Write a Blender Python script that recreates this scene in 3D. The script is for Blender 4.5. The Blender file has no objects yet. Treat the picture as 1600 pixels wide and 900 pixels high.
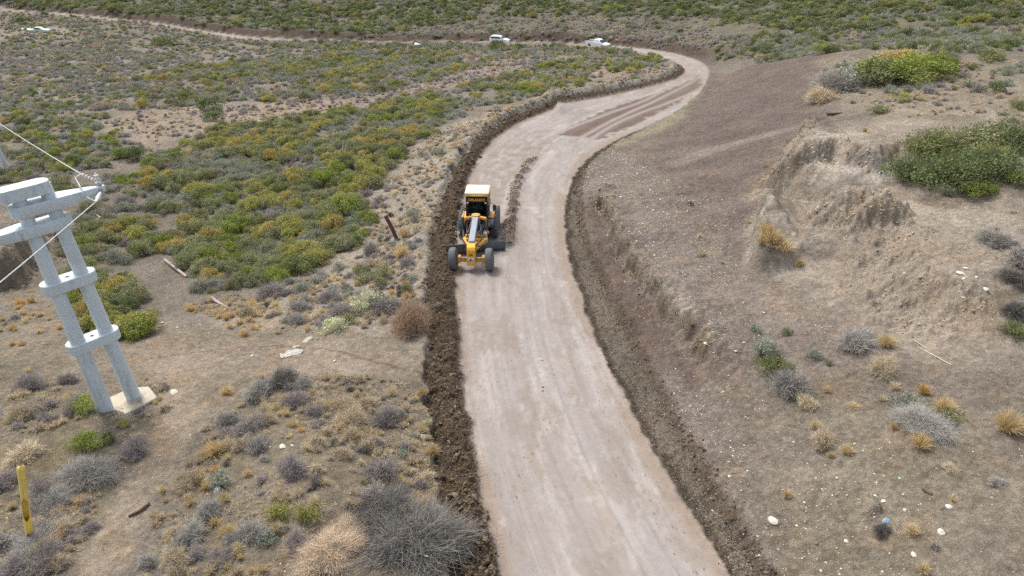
import bpy, bmesh, math, random
import numpy as np
from mathutils import Vector, Matrix, Euler

random.seed(7)
RNG = np.random.default_rng(11)
scene = bpy.context.scene
COL = scene.collection

# ------------------------------------------------------------------ camera, sky, sun, exposure
CAM_H, PITCH, FPX = 20.2, math.radians(30.0), 1120.0
cam_data = bpy.data.cameras.new('camera')
cam_data.sensor_width = 36.0
cam_data.lens = 36.0 * FPX / 1600.0
cam_data.clip_end = 6000.0
cam = bpy.data.objects.new('camera', cam_data)
cam.location = (0, 0, CAM_H)
cam.rotation_euler = (math.pi / 2 - PITCH, 0, 0)
COL.objects.link(cam)
scene.camera = cam

SUN_ELEV, SUN_AZ = math.radians(58), math.radians(-40)      # azimuth measured from +Y towards +X
world = bpy.data.worlds.new('World')
scene.world = world
world.use_nodes = True
wn = world.node_tree
bg = wn.nodes['Background']
sky = wn.nodes.new('ShaderNodeTexSky')
sky.sky_type = 'NISHITA'
sky.sun_disc = False
sky.sun_elevation = SUN_ELEV
sky.sun_rotation = SUN_AZ
sky.dust_density = 4.0
sky.ozone_density = 0.6
hs = wn.nodes.new('ShaderNodeHueSaturation')                 # overcast: a whiter sky
hs.inputs['Saturation'].default_value = 0.5
wn.links.new(sky.outputs[0], hs.inputs['Color'])
wn.links.new(hs.outputs[0], bg.inputs[0])
bg.inputs[1].default_value = 0.125

sun_l = bpy.data.lights.new('sun', 'SUN')
sun_l.energy = 1.35
sun_l.angle = math.radians(13)
sun_l.color = (1.0, 0.99, 0.97)
sun = bpy.data.objects.new('sun', sun_l)
sd = Vector((math.sin(SUN_AZ) * math.cos(SUN_ELEV), math.cos(SUN_AZ) * math.cos(SUN_ELEV), math.sin(SUN_ELEV)))
sun.rotation_euler = sd.to_track_quat('Z', 'Y').to_euler()
sun.location = (0, 0, 60)
COL.objects.link(sun)

scene.view_settings.view_transform = 'Standard'
scene.view_settings.look = 'None'
scene.view_settings.gamma = 1.0
scene.view_settings.exposure = 0.9

scene.cycles.use_denoising = False          # keep the fine grain of soil and twigs
scene.cycles.max_bounces = 5
scene.cycles.diffuse_bounces = 2
scene.cycles.adaptive_threshold = 0.02
scene.cycles.glossy_bounces = 2
scene.cycles.transmission_bounces = 3

# ------------------------------------------------------------------ small helpers
def s2l(*c):
    if len(c) == 1:
        c = c[0]
    c = np.asarray(c, float) / 255.0
    return np.where(c <= 0.04045, c / 12.92, ((c + 0.055) / 1.055) ** 2.4)

def smooth(a, b, x):
    t = np.clip((x - a) / (b - a), 0, 1)
    return t * t * (3 - 2 * t)

def _hash(ix, iy, seed):
    h = (ix.astype(np.int64) * 374761393 + iy.astype(np.int64) * 668265263 + seed * 974634777) & 0xffffffff
    h = ((h ^ (h >> 13)) * 1274126177) & 0xffffffff
    h = ((h ^ (h >> 16)) * 2246822519) & 0xffffffff
    return (h ^ (h >> 15)) & 0xffff

_ang = np.arange(65536) * (2 * math.pi / 65536)
_GX, _GY = np.cos(_ang), np.sin(_ang)
def pnoise(x, y, seed=0):
    x = np.asarray(x, float); y = np.asarray(y, float)
    ix, iy = np.floor(x), np.floor(y)
    fx, fy = x - ix, y - iy
    ix = ix.astype(np.int64); iy = iy.astype(np.int64)
    u = fx * fx * fx * (fx * (fx * 6 - 15) + 10)
    v = fy * fy * fy * (fy * (fy * 6 - 15) + 10)
    def g(i, j):
        h = _hash(ix + i, iy + j, seed)
        return _GX[h] * (fx - i) + _GY[h] * (fy - j)
    a = g(0, 0); b = g(1, 0); c = g(0, 1); d = g(1, 1)
    return ((a + (b - a) * u) * (1 - v) + (c + (d - c) * u) * v) * 1.5

def fbm(x, y, octs=4, seed=0, gain=0.5):
    s = 0; amp = 1.0
    for o in range(octs):
        s = s + amp * pnoise(x * 2 ** o + 17.3 * o, y * 2 ** o - 9.1 * o, seed + o)
        amp *= gain
    return s

def ridged(x, y, octs=4, seed=0, gain=0.5):
    s = 0; amp = 1.0
    for o in range(octs):
        s = s + amp * (1 - 2 * np.abs(pnoise(x * 2 ** o + 7.7 * o, y * 2 ** o + 3.1 * o, seed + o)))
        amp *= gain
    return s

CP, SP = math.cos(PITCH), math.sin(PITCH)
def ray(px, py):
    u = (np.asarray(px, float) - 800) / FPX
    v = (450 - np.asarray(py, float)) / FPX
    return u, CP + SP * v, -SP + CP * v            # direction scaled so that t is camera depth

def project(P):
    P = np.asarray(P, float)
    x, y, z = P[..., 0], P[..., 1], P[..., 2] - CAM_H
    dep = y * CP - z * SP
    up = y * SP + z * CP
    dep = np.where(dep < 0.1, 0.1, dep)
    return 800 + FPX * x / dep, 450 - FPX * up / dep, dep

# ------------------------------------------------------------------ lie of the land: thin plate through surveyed heights
CTRL = [  # picture point, height
 # the road's centre line, falling away from us
 (965,900,1.3),(890,750,1.0),(835,600,.6),(812,500,.3),(805,420,0),(800,350,-.5),(815,280,-1.0),(860,225,-1.6),(930,190,-2.3),
 (1010,160,-3),(1070,130,-4.3),(1090,112,-5.3),(1075,95,-6.5),(1000,78,-8.5),(940,73,-9.8),(860,70,-10.6),(780,68,-11.2),
 (650,69,-12),(530,67,-12.6),(400,61,-13.2),(300,47,-13.8),(200,33,-14.2),(100,22,-14.4),(0,13,-14.6),
 # knoll and track on the near left
 (190,635,1.5),(300,640,1.3),(450,560,.8),(600,560,.5),(300,560,.6),(100,540,.4),(0,600,1.2),(0,850,2.5),(200,850,2.0),
 (450,800,2.2),(600,750,1.7),(650,650,.9),(450,680,1.7),
 # valley on the left
 (650,420,0),(560,420,-1.2),(400,430,-2.3),(250,430,-2.0),(100,430,-1.5),(560,330,-2.2),(400,330,-3.2),(200,330,-3),(60,330,-2.6),
 (500,240,-3.3),(300,240,-4),(100,240,-4),(650,240,-2.3),(720,200,-2.6),(600,180,-4.3),(400,180,-5),(200,170,-5.5),(20,170,-5.5),
 (850,150,-3.6),(800,120,-6),(600,120,-7),(400,120,-7.5),(150,120,-7.5),(950,130,-4.3),(1000,105,-5.6),(900,90,-8),(700,90,-9.5),
 (450,90,-10.5),(200,80,-11),(30,70,-11),(100,45,-13),(1020,92,-6.8),
 # hillside behind the far road
 (800,40,-10.2),(800,0,-8.5),(300,20,-12.5),(300,0,-11.5),(0,0,-13.2),(1100,50,-6.5),(1300,60,-3.5),(1300,0,-2),(1500,60,-.2),
 (1500,0,1.5),(1100,0,-5.5),(1600,0,2.5),
 # hill on the right
 (1000,300,.3),(1100,300,1.5),(1200,300,3.0),(1350,300,4.3),(1550,300,5.5),(1050,400,1.0),(1200,400,2.5),(1400,420,3.8),(1600,420,5),
 (1150,550,1.6),(1300,550,2.6),(1500,550,3.8),(1600,550,4.3),(1250,700,2.2),(1450,700,3.2),(1600,700,3.8),(1300,880,2.2),(1600,880,3.3),
 (1000,220,-1.0),(1100,200,0),(1200,200,1.8),(1350,200,4.0),(1500,200,5.0),(1150,150,-.8),(1250,140,1.8),(1350,130,3.6),(1480,130,4.6),
 (1600,130,5.2),(1160,112,-1.5),(1280,95,2.5),(1400,85,4.2),(1550,90,4.8),(1130,125,-2.8),(1100,145,-3.0),
]
FARP = [(40,122,-3.5),(60,112,-1.5),(90,120,1.5),(120,150,4),(150,250,12),(0,300,0),(0,450,18),(-150,300,-6),(-150,450,10),(-250,250,-10),
 (250,300,18),(250,100,8),(150,20,8),(60,0,5),(100,-60,6),(0,0,2),(0,-60,6),(-60,0,3),(-120,0,0),(-120,100,-6),(-100,50,-3),(-100,-60,3),
 (-200,150,-10)]
_c = np.array(CTRL, float)
_u, _v, _w = ray(_c[:, 0], _c[:, 1])
_t = (_c[:, 2] - CAM_H) / _w
PTS = np.vstack([np.c_[_u * _t, _v * _t, _c[:, 2]], np.array(FARP, float)])
_S = 50.0
def _U(r2):
    return np.where(r2 > 1e-12, 0.5 * r2 * np.log(np.maximum(r2, 1e-12)), 0)
_q = PTS[:, :2] / _S
_n = len(_q)
_K = _U(((_q[:, None] - _q[None]) ** 2).sum(-1)) + 0.004 * np.eye(_n)
_A = np.zeros((_n + 3, _n + 3)); _A[:_n, :_n] = _K
_A[:_n, _n] = 1; _A[:_n, _n + 1:] = _q; _A[_n, :_n] = 1; _A[_n + 1:, :_n] = _q.T
_W = np.linalg.solve(_A, np.r_[PTS[:, 2], 0, 0, 0])
def base_h(x, y):
    x = np.asarray(x, float); y = np.asarray(y, float)
    sh = np.broadcast(x, y).shape
    X = np.clip((np.broadcast_to(x, sh).ravel()), -320, 320) / _S
    Y = np.clip((np.broadcast_to(y, sh).ravel()), -90, 480) / _S
    out = np.empty(X.size)
    for a in range(0, X.size, 60000):
        b = a + 60000
        r2 = (X[a:b, None] - _q[None, :, 0]) ** 2 + (Y[a:b, None] - _q[None, :, 1]) ** 2
        out[a:b] = _U(r2) @ _W[:_n] + _W[_n] + X[a:b] * _W[_n + 1] + Y[a:b] * _W[_n + 2]
    return out.reshape(sh)

_TS = np.geomspace(12, 420, 260)
def unproject(px, py, hf):
    """ground points seen at picture points"""
    px = np.atleast_1d(np.asarray(px, float)); py = np.atleast_1d(np.asarray(py, float))
    u, v, w = ray(px, py)
    T = np.broadcast_to(_TS, (px.size, _TS.size))
    f = hf(u[:, None] * T, v[:, None] * T) - (CAM_H + w[:, None] * T)
    hit = f > 0
    k = np.where(hit.any(1), hit.argmax(1), _TS.size - 1)
    k = np.maximum(k, 1)
    r = np.arange(px.size)
    lo, hi = _TS[k - 1].copy(), _TS[k].copy()
    for _ in range(14):
        m = 0.5 * (lo + hi)
        g = hf(u * m, v * m) - (CAM_H + w * m) > 0
        hi = np.where(g, m, hi); lo = np.where(g, lo, m)
    t = hi
    return np.c_[u * t, v * t, CAM_H + w * t]

# ------------------------------------------------------------------ the road's two edges
L_PX = [(780,900),(757,800),(738,700),(722,600),(714,500),(710,440),(712,380),(720,330),(728,300),(738,270),(756,240),(775,220),(805,200),
 (840,185),(885,170),(945,155),(985,145),(1030,134),(1058,125),(1071,115),(1068,106),(1050,96),(1020,87),(985,81),(940,76.5),(860,73),
 (780,71.5),(650,72.5),(530,70.5),(400,63.5),(300,48.7),(200,34.6),(100,23.6),(0,14.6)]
R_PX = [(1150,900),(1085,800),(1022,700),(965,600),(922,500),(900,440),(888,400),(882,350),(885,300),(895,270),(908,250),(925,235),(960,213),
 (1000,193),(1050,170),(1080,150),(1096,135),(1106,120),(1110,106),(1095,92),(1060,82),(1020,76),(980,72),(930,69),(860,67),(780,65.6),
 (650,66.2),(530,64),(400,58.8),(300,45),(200,31.3),(100,20.3),(0,11.4)]
C_PX = [c[:2] for c in CTRL[:24]]

def resample(P, step, smooth_n=3):
    d = np.r_[0, np.cumsum(np.hypot(*np.diff(P[:, :2], axis=0).T))]
    n = max(int(d[-1] / step), 4)
    s = np.linspace(0, d[-1], n)
    Q = np.c_[[np.interp(s, d, P[:, i]) for i in range(P.shape[1])]].T
    for _ in range(smooth_n):
        Q[1:-1] = 0.25 * Q[:-2] + 0.5 * Q[1:-1] + 0.25 * Q[2:]
    return Q

def on_plane(pxs):
    """road points: height from the nearest centre line height of that picture row"""
    P = np.array(pxs, float)
    return unproject(P[:, 0], P[:, 1], base_h)

def edge_line(pxs):
    P = on_plane(pxs)[:, :2]
    d0 = (P[0] - P[1]) / np.linalg.norm(P[0] - P[1])
    d1 = (P[-1] - P[-2]) / np.linalg.norm(P[-1] - P[-2])
    P = np.vstack([P[0] + d0 * 30, P[0] + d0 * 12, P, P[-1] + d1 * 40])
    return resample(P, 2.2, 2)
L_XY, R_XY, C_XY = edge_line(L_PX), edge_line(R_PX), edge_line(C_PX)
C_S = np.r_[0, np.cumsum(np.hypot(*np.diff(C_XY, axis=0).T))]
C_Z = base_h(C_XY[:, 0], C_XY[:, 1])
for _ in range(6):
    C_Z[1:-1] = 0.25 * C_Z[:-2] + 0.5 * C_Z[1:-1] + 0.25 * C_Z[2:]

def line_dist(P, x, y):
    """distance to a polyline, signed (positive right of its direction), and length along it"""
    best = np.full(x.shape, 1e18); sgn = np.zeros(x.shape); along = np.zeros(x.shape)
    acc = 0.0
    for i in range(len(P) - 1):
        ax, ay = P[i]; bx, by = P[i + 1]
        dx, dy = bx - ax, by - ay
        l2 = dx * dx + dy * dy
        if l2 < 1e-9:
            continue
        t = np.clip(((x - ax) * dx + (y - ay) * dy) / l2, 0, 1)
        ex, ey = x - (ax + t * dx), y - (ay + t * dy)
        d2 = ex * ex + ey * ey
        m = d2 < best
        best = np.where(m, d2, best)
        sgn = np.where(m, np.sign(dy * ex - dx * ey), sgn)
        along = np.where(m, acc + t * math.sqrt(l2), along)
        acc += math.sqrt(l2)
    return np.sqrt(best) * np.where(sgn == 0, 1, sgn), along, acc

# ------------------------------------------------------------------ ground grid (finer near by, one sheet to the horizon)
def half_w(y):
    return 0.75 * (0.95 * np.maximum(y, 12) + 10) + 3
_r = [12.0]
while _r[-1] < 235: _r.append(_r[-1] * (1.0044 if _r[-1] < 80 else 1.008))
_far = [_r[-1]]
while _far[-1] < 3000: _far.append(_far[-1] * 1.06)
ROWS = np.array(list(np.arange(-60, 0, 4.0)) + [0, 2, 4, 6, 7.5, 9, 10, 11, 11.5] + _r + _far[1:])
_uf = np.linspace(-1, 1, 801)
_uo = 1 + np.cumsum(np.geomspace(0.004, 1.2, 40))
COLS = np.r_[-_uo[::-1], _uf, _uo]
NR, NC = len(ROWS), len(COLS)
GY = np.repeat(ROWS[:, None], NC, 1)
GX = COLS[None, :] * half_w(ROWS)[:, None]
GZ0 = base_h(GX, GY)

fx, fy = GX.ravel(), GY.ravel()
near = (fy > 4) & (fy < 260) & (np.abs(fx) < 190)
idx = np.where(near)[0]
_md = np.full(idx.size, 1e9)
for _p in C_XY[::3]:
    _md = np.minimum(_md, (fx[idx] - _p[0]) ** 2 + (fy[idx] - _p[1]) ** 2)
idx = idx[_md < 26 ** 2]
def full(vals, fill):
    a = np.full(fx.size, fill, float); a[idx] = vals; return a
dl, _, _ = line_dist(L_XY, fx[idx], fy[idx]); DL = full(-dl, 99.0)      # positive outside, on the left
dr, _, _ = line_dist(R_XY, fx[idx], fy[idx]); DR = full(dr, 99.0)       # positive outside, on the right
dc, sc_, _ = line_dist(C_XY, fx[idx], fy[idx]); DC = full(dc, 99.0); SC = full(sc_, 0.0)
ZC = np.interp(SC, C_S, C_Z)
z = GZ0.ravel().copy()
out = np.maximum(DL, DR)
# sign trouble where lines end far away: treat as outside
out = np.where(np.abs(DC) > 12, np.maximum(out, 12), out)
in_road = out < 0
wgt = 1 - smooth(0.6, 5.0, out)
z = z * (1 - wgt) + ZC * wgt

# how far along: near end of the frame s0, the grader, the bend, the far road
def s_of(px, py):
    p = unproject(px, py, base_h)
    return float(line_dist(C_XY, p[:, 0], p[:, 1])[1][0])
S_880, S_440 = s_of(885, 71), s_of(440, 63)
S_BOT, S_600, S_GR, S_270, S_BEND, S_TOP, S_FAR = (s_of(960, 890), s_of(835, 600), s_of(805, 420), s_of(820, 270), s_of(940, 190),
                                                   s_of(1090, 112), s_of(400, 61))

left_side = (DL > 0) & (DC < 0) & (DL < 60)
right_side = (DR > 0) & (DC > 0) & (DR < 60)
warp = 0.16 * fbm(fx * 0.9, fy * 0.9, 3, 5) + 0.05 * fbm(fx * 4, fy * 4, 2, 8)
eL = DL + warp * 0.8
eR = DR + warp
WD_L = np.interp(SC, [S_BOT, S_600, S_GR, S_270, S_BEND, S_TOP, S_TOP + 20], [1.25, 1.35, 1.5, 1.3, 1.3, 1.0, .6])
CUT_L = np.interp(SC, [S_BOT, S_600, S_GR, S_270, S_BEND, S_TOP, S_TOP + 20, S_880 - 12, S_880 + 4, S_440 - 4, S_440 + 10, S_FAR + 30], [.5, .5, .35, .6, .95, .8, .5, .5, 1.4, 1.4, .3, .3])
WD_L = WD_L * (1 + .22 * fbm(SC * .35, SC * 0 + 3.3, 3, 22))
clod = ridged(fx * 1.5, fy * 1.5, 4, 21, .6)
bermL = np.where(DC < 0, smooth(-0.15, 0.35, eL) * (1 - smooth(WD_L - 0.1, WD_L + 0.25, eL)), 0) * (1 - smooth(S_TOP - 4, S_TOP + 12, SC))
z += bermL * (0.08 + (0.16 + .12 * fbm(fx * .5, fy * .5, 2, 23)) * np.sin(np.clip(eL / WD_L, 0, 1) * math.pi) + 0.13 * clod)
edge_n = 0.12 * fbm(fx * 1.6, fy * 1.6, 3, 33)
wallL = np.where(left_side, smooth(WD_L, WD_L + np.interp(SC, [S_GR, S_270], [.3, .75]), eL + edge_n) * CUT_L * np.exp(-np.maximum(0, eL - WD_L - 0.8) / 7.0), 0)
z += wallL
# right hand ditch, cut face and eroded lip
WD_R = np.interp(SC, [S_BOT, S_600, S_GR, S_GR + 10, S_270, S_BEND, S_TOP], [1.0, 1.75, 1.5, 1.0, .6, .3, .2])
RT = 1 - smooth(S_BEND - 8, S_BEND + 3, SC)
ditchR = np.where(DC > 0, smooth(-0.1, 0.3, eR) * (1 - smooth(WD_R - 0.2, WD_R + 0.2, eR)), 0) * RT
z += ditchR * (-0.16 + 0.05 * clod)
lipR = np.where(right_side, smooth(WD_R, WD_R + 0.45, eR + edge_n), 0) * RT
z += lipR * 0.32 * np.exp(-np.maximum(0, eR - 0.8) / 6.0)
# far road: the cut bank behind it
farbank = np.where(right_side, smooth(0.2, 2.4, eR) * 1.3 * np.exp(-np.maximum(0, eR - 2.4) / 8.0), 0) * smooth(S_TOP + 8, S_TOP + 25, SC)
z += farbank

# erosion steps: polyline, height, width, how far the raised side runs back, roughness; the raised side is to the left of its direction
STEPS = [
 ([(1125,610),(1090,550),(1060,510),(1020,470),(990,430),(965,390),(947,340),(930,292)], -1.0, .32, 3.0, .3),
 ([(1190,330),(1212,292),(1232,268),(1242,245),(1246,226),(1256,212)], -1.7, 1.0, 5.0, .5),
 ([(1222,312),(1245,296),(1290,276),(1335,284),(1392,285)], 1.0, .9, 4.0, .4),
 ([(1178,436),(1175,395),(1183,345),(1190,325)], -1.9, .4, 2.4, .12),
 ([(1186,420),(1215,412),(1250,400)], .45, 2.2, 2.2, .12),
 ([(1243,352),(1290,366),(1340,362),(1398,352),(1420,330)], 1.35, 1.5, 6.0, .42),
 ([(1425,350),(1408,378),(1388,410),(1372,448),(1420,484),(1500,500),(1575,528)], .95, 2.2, 6.0, .30),
 ([(-60,452),(20,450),(58,425),(68,380),(60,335),(40,318)], 2.0, 1.0, 7.0, .5),
 ([(1060,665),(1110,745),(1150,800),(1200,880)], .22, .35, 2.5, .15),
 ([(1330,815),(1352,822),(1385,808)], .3, .5, 1.3, .05),
 ([(842,150),(862,172),(872,186)], .5, .8, 2.5, .2),
]
rough = np.zeros(fx.size); face = np.zeros(fx.size); lip_shade = np.zeros(fx.size)
for pts, H, wd, run, rg in STEPS:
    P = unproject([p[0] for p in pts], [p[1] for p in pts], base_h)[:, :2]
    P = resample(P, 0.7, 2)
    bb = (fx > P[:, 0].min() - 16) & (fx < P[:, 0].max() + 16) & (fy > P[:, 1].min() - 16) & (fy < P[:, 1].max() + 16)
    j = np.where(bb)[0]
    if j.size == 0: continue
    xx = fx[j] + 0.35 * fbm(fx[j] * 0.6, fy[j] * 0.6, 4, 71); yy = fy[j] + 0.35 * fbm(fx[j] * 0.6, fy[j] * 0.6, 4, 83)
    d, al, ln = line_dist(P, xx, yy)
    side = d if H < 0 else -d
    tp = min(2.4, ln * .25); taper = smooth(0, tp, al) * smooth(0, tp, ln - al)
    up = smooth(-wd / 2, wd / 2, side)
    z[j] += abs(H) * up * np.exp(-np.maximum(0, side - wd) / run) * taper
    near_f = np.exp(-(side / (wd * 1.1)) ** 2) * taper
    rough[j] = np.maximum(rough[j], rg * np.exp(-np.maximum(0, np.abs(side) - wd * .5) / 0.9) * taper)
    face[j] = np.maximum(face[j], near_f)
    if pts[0] == (1125, 610): lip_shade[j] = np.exp(-((side + .1) / .22) ** 2) * taper
z += rough * (0.42 * (ridged(fx * 0.7, fy * 0.7, 5, 91, .6) - 0.4) + 0.42 * fbm(fx * 2.1, fy * 2.1, 4, 95, .7))

# general relief
offroad = smooth(0.0, 2.0, out)
scale_d = np.clip(fy / 60, 0.4, 3)
z += offroad * (0.16 * fbm(fx * 0.22, fy * 0.22, 4, 3) + 0.04 * fbm(fx * 1.3, fy * 1.3, 4, 4, .6))
z += smooth(60, 150, fy) * offroad * 0.5 * fbm(fx * 0.05, fy * 0.05, 3, 14)
z += smooth(260, 600, fy) * 9 * fbm(fx * 0.006, fy * 0.006, 3, 15)
z += in_road * (0.008 * fbm(fx * 0.5, fy * 0.5, 3, 40) + 0.004 * fbm(fx * 3, fy * 3, 2, 41))
# windrow of loose soil the blade leaves behind on its right
WR = unproject([793, 797, 800, 806, 820, 850], [388, 360, 320, 290, 262, 236], lambda a, b: base_h(a, b))[:, :2]
WR = resample(WR, 1.0, 2)
jw = np.where((fx > WR[:, 0].min() - 3) & (fx < WR[:, 0].max() + 3) & (fy > WR[:, 1].min() - 3) & (fy < WR[:, 1].max() + 3))[0]
_a, _b, lnw = line_dist(WR, fx[jw], fy[jw])
dw = np.full(fx.size, 99.0); alw = np.zeros(fx.size); dw[jw] = _a; alw[jw] = _b
windrow = np.exp(-((dw + 0.15 * fbm(fx * 1.2, fy * 1.2, 2, 9)) / 0.38) ** 2) * smooth(-0.1, 0.6, alw) * smooth(0, 4.0, lnw - alw)
windrow = windrow * np.clip(1.0 + 0.9 * fbm(fx * 1.1, fy * 1.1, 2, 19) - 0.45 * alw / lnw, 0.0, 1.5)
windrow = np.where((np.abs(dw) < 2) & (alw > 0) & (alw < lnw), windrow, 0)
z += windrow * (0.2 + 0.08 * clod)
GZ = z.reshape(NR, NC)

def ground_h(x, y):
    x = np.asarray(x, float); y = np.asarray(y, float)
    yy = np.clip(y, ROWS[0], ROWS[-1] - 1e-6)
    r = np.interp(yy, ROWS, np.arange(NR)); i = np.minimum(r.astype(int), NR - 2); fr = r - i
    def at(row):
        uu = np.clip(x / half_w(ROWS[row]), COLS[0], COLS[-1] - 1e-9)
        c = np.interp(uu, COLS, np.arange(NC)); k = np.minimum(c.astype(int), NC - 2); fc = c - k
        return GZ[row, k] * (1 - fc) + GZ[row, k + 1] * fc
    return at(i) * (1 - fr) + at(i + 1) * fr

def at_px(px, py):
    return unproject(px, py, ground_h)
def road_pt(px, off=0.0):
    """point on the far road that lies in this picture column, off metres right of its middle"""
    k = np.where(C_S > S_TOP + 12)[0]
    s = np.linspace(C_S[k[0]], C_S[-1] - 41, 3000)
    x, y = np.interp(s, C_S, C_XY[:, 0]), np.interp(s, C_S, C_XY[:, 1])
    i = int(np.argmin(np.abs(project(np.c_[x, y, ground_h(x, y)])[0] - px)))
    d = Vector((x[i + 1] - x[i], y[i + 1] - y[i], 0)).normalized()
    p = Vector((x[i], y[i], 0)) + Vector((d.y, -d.x, 0)) * off
    p.z = float(ground_h(p.x, p.y))
    return p, math.atan2(-d.y, -d.x)
def P3(px, py):
    return Vector(at_px(px, py)[0])
# ------------------------------------------------------------------ soils: regions on the ground, each with its own colour
def region_xy(pts, closed=True):
    """outline in the picture -> outline on the ground (long sides cut up, the ground is not flat)"""
    Q = []
    n = len(pts)
    for i in range(n):
        a, b = np.array(pts[i], float), np.array(pts[(i + 1) % n], float)
        k = max(1, int(np.hypot(*(b - a)) / 110)) if (closed or i < n - 1) else 1
        Q += [a + (b - a) * t / k for t in range(k)]
    Q = np.array(Q)
    return at_px(Q[:, 0], Q[:, 1])[:, :2]

def poly_sd(P, x, y):
    """signed distance to a closed polygon, negative inside"""
    best = np.full(x.shape, 1e18); inside = np.zeros(x.shape, bool)
    n = len(P)
    for i in range(n):
        ax, ay = P[i]; bx, by = P[(i + 1) % n]
        dx, dy = bx - ax, by - ay
        l2 = dx * dx + dy * dy + 1e-12
        t = np.clip(((x - ax) * dx + (y - ay) * dy) / l2, 0, 1)
        best = np.minimum(best, (x - ax - t * dx) ** 2 + (y - ay - t * dy) ** 2)
        c = ((ay > y) != (by > y)) & (x < (bx - ax) * (y - ay) / (by - ay + 1e-12) + ax)
        inside ^= c
    return np.sqrt(best) * np.where(inside, -1, 1)

def region_mask(pts, soft=1.0, wob=1.0, xs=None, ys=None, seed=50):
    P = region_xy(pts) if not isinstance(pts, np.ndarray) else pts
    xs = fx if xs is None else xs; ys = fy if ys is None else ys
    m = np.zeros(xs.size)
    g = soft + 2 * wob + 1
    j = np.where((xs > P[:, 0].min() - g) & (xs < P[:, 0].max() + g) & (ys > P[:, 1].min() - g) & (ys < P[:, 1].max() + g))[0]
    x, y = xs[j], ys[j]
    k = 1.0 / max(wob, 0.3)
    d = poly_sd(P, x + wob * fbm(x * .5 * k, y * .5 * k, 3, seed), y + wob * fbm(x * .5 * k, y * .5 * k, 3, seed + 7))
    m[j] = 1 - smooth(-soft, soft, d)
    return m

ALB = 0.60                                   # picture tone to base colour
def tone(r, g, b):
    return s2l(r, g, b) * ALB
soil = np.tile(tone(142, 133, 120), (fx.size, 1))
pebble = np.full(fx.size, 0.25)
def lay(m, col, peb=None):
    global soil, pebble
    soil = soil * (1 - m[:, None]) + np.asarray(col)[None] * m[:, None]
    if peb is not None:
        pebble = pebble * (1 - m) + peb * m
SOILS = [
 # far and middle ground
 ([(0,5),(200,22),(420,50),(880,60),(1060,74),(1150,90),(1300,80),(1600,70),(1600,-20),(0,-20)], (128,122,104), 2, 2, .1),
 ([(0,70),(350,70),(700,80),(1000,90),(700,170),(560,190),(250,230),(0,180)], (150,141,130), 3, 3, .2),
 ([(170,180),(320,165),(520,150),(560,170),(330,205),(230,235),(180,220)], (172,156,138), 2, 2, .3),
 ([(500,150),(640,110),(800,85),(860,90),(720,130),(600,165)], (160,148,136), 2, 2, .3),
 ([(0,45),(90,42),(120,50),(70,62),(0,62)], (168,156,140), 2, 1.5, .1),
 ([(870,85),(920,72),(1030,88),(1020,105),(900,130)], (168,150,132), 2, 2, .1),
 # left bank beside the road
 ([(560,320),(640,240),(730,185),(850,150),(1000,112),(1066,106),(1040,130),(860,175),(770,215),(710,285),(680,380),(668,560),(560,540),(430,520),(300,500),(440,450)], (174,163,148), 1.5, 1.2, .4),
 # track and knoll
 ([(0,430),(110,440),(250,510),(640,520),(670,590),(420,590),(300,690),(170,900),(70,900),(180,740),(250,640),(120,600),(0,560)], (152,140,122), .7, .5, .35),
 ([(250,900),(330,680),(440,590),(560,575),(680,620),(705,900)], (144,132,114), 1, .8, .35),
 ([(0,560),(110,610),(180,740),(90,900),(0,900)], (138,127,106), 1, .8, .3),
 ([(250,555),(335,555),(305,660),(240,770),(175,900),(155,960),(90,960),(145,840),(208,730),(255,640)], (172,156,136), .35, .35, .3),
 ([(190,545),(420,530),(660,542),(668,592),(420,588),(240,592)], (166,151,133), .5, .4, .3),
 # the hill on the right
 ([(905,260),(960,225),(1060,180),(1110,110),(1290,85),(1340,110),(1270,200),(1200,300),(1190,420),(1310,520),(1600,600),(1600,1000),(1190,1000),(1050,690),(945,480),(900,350)], (141,129,117), 1.2, 1.0, .8),
 ([(905,260),(960,235),(1050,300),(1140,420),(1130,600),(1200,900),(1190,900),(1050,690),(945,480),(900,350)], (143,132,121), 1.0, 1.0, 1.0),
 ([(1200,620),(1600,620),(1600,1000),(1230,1000)], (147,136,119), 2, 1.5, .8),
 ([(1095,150),(1130,118),(1250,88),(1295,88),(1262,195),(1200,300),(1170,400),(1100,330),(1020,225)], (127,113,105), 3.0, 1.6, .35),
 ([(1190,320),(1240,225),(1270,200),(1600,120),(1600,560),(1320,520),(1250,420)], (170,157,141), 1.5, 1.5, .4),
 ([(1270,205),(1330,202),(1350,230),(1400,262),(1395,280),(1290,275),(1260,260),(1250,230)], (200,188,172), .8, .8, .3),
 ([(1310,255),(1400,262),(1400,282),(1330,278)], (204,194,182), .5, .5, .1),
 ([(1300,318),(1430,318),(1600,350),(1600,370),(1430,345),(1310,330)], (188,176,158), 1, .8, .2),
 ([(1280,95),(1600,90),(1600,190),(1400,190),(1330,170)], (158,146,128), 2, 1.5, .2),
 ([(1080,380),(1180,440),(1320,480),(1400,560),(1200,540),(1080,470)], (150,137,125), 1.2, 1.0, .6),
 ([(960,230),(1090,140),(1100,140),(1060,190),(990,222)], (160,152,128), .8, .6, .2),
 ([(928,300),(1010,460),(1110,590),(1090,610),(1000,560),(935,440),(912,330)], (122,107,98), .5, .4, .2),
]
for k, (pts, c, soft, wob, peb) in enumerate(SOILS):
    lay(region_mask(pts, soft, wob, seed=60 + k), tone(*c), peb)
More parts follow.
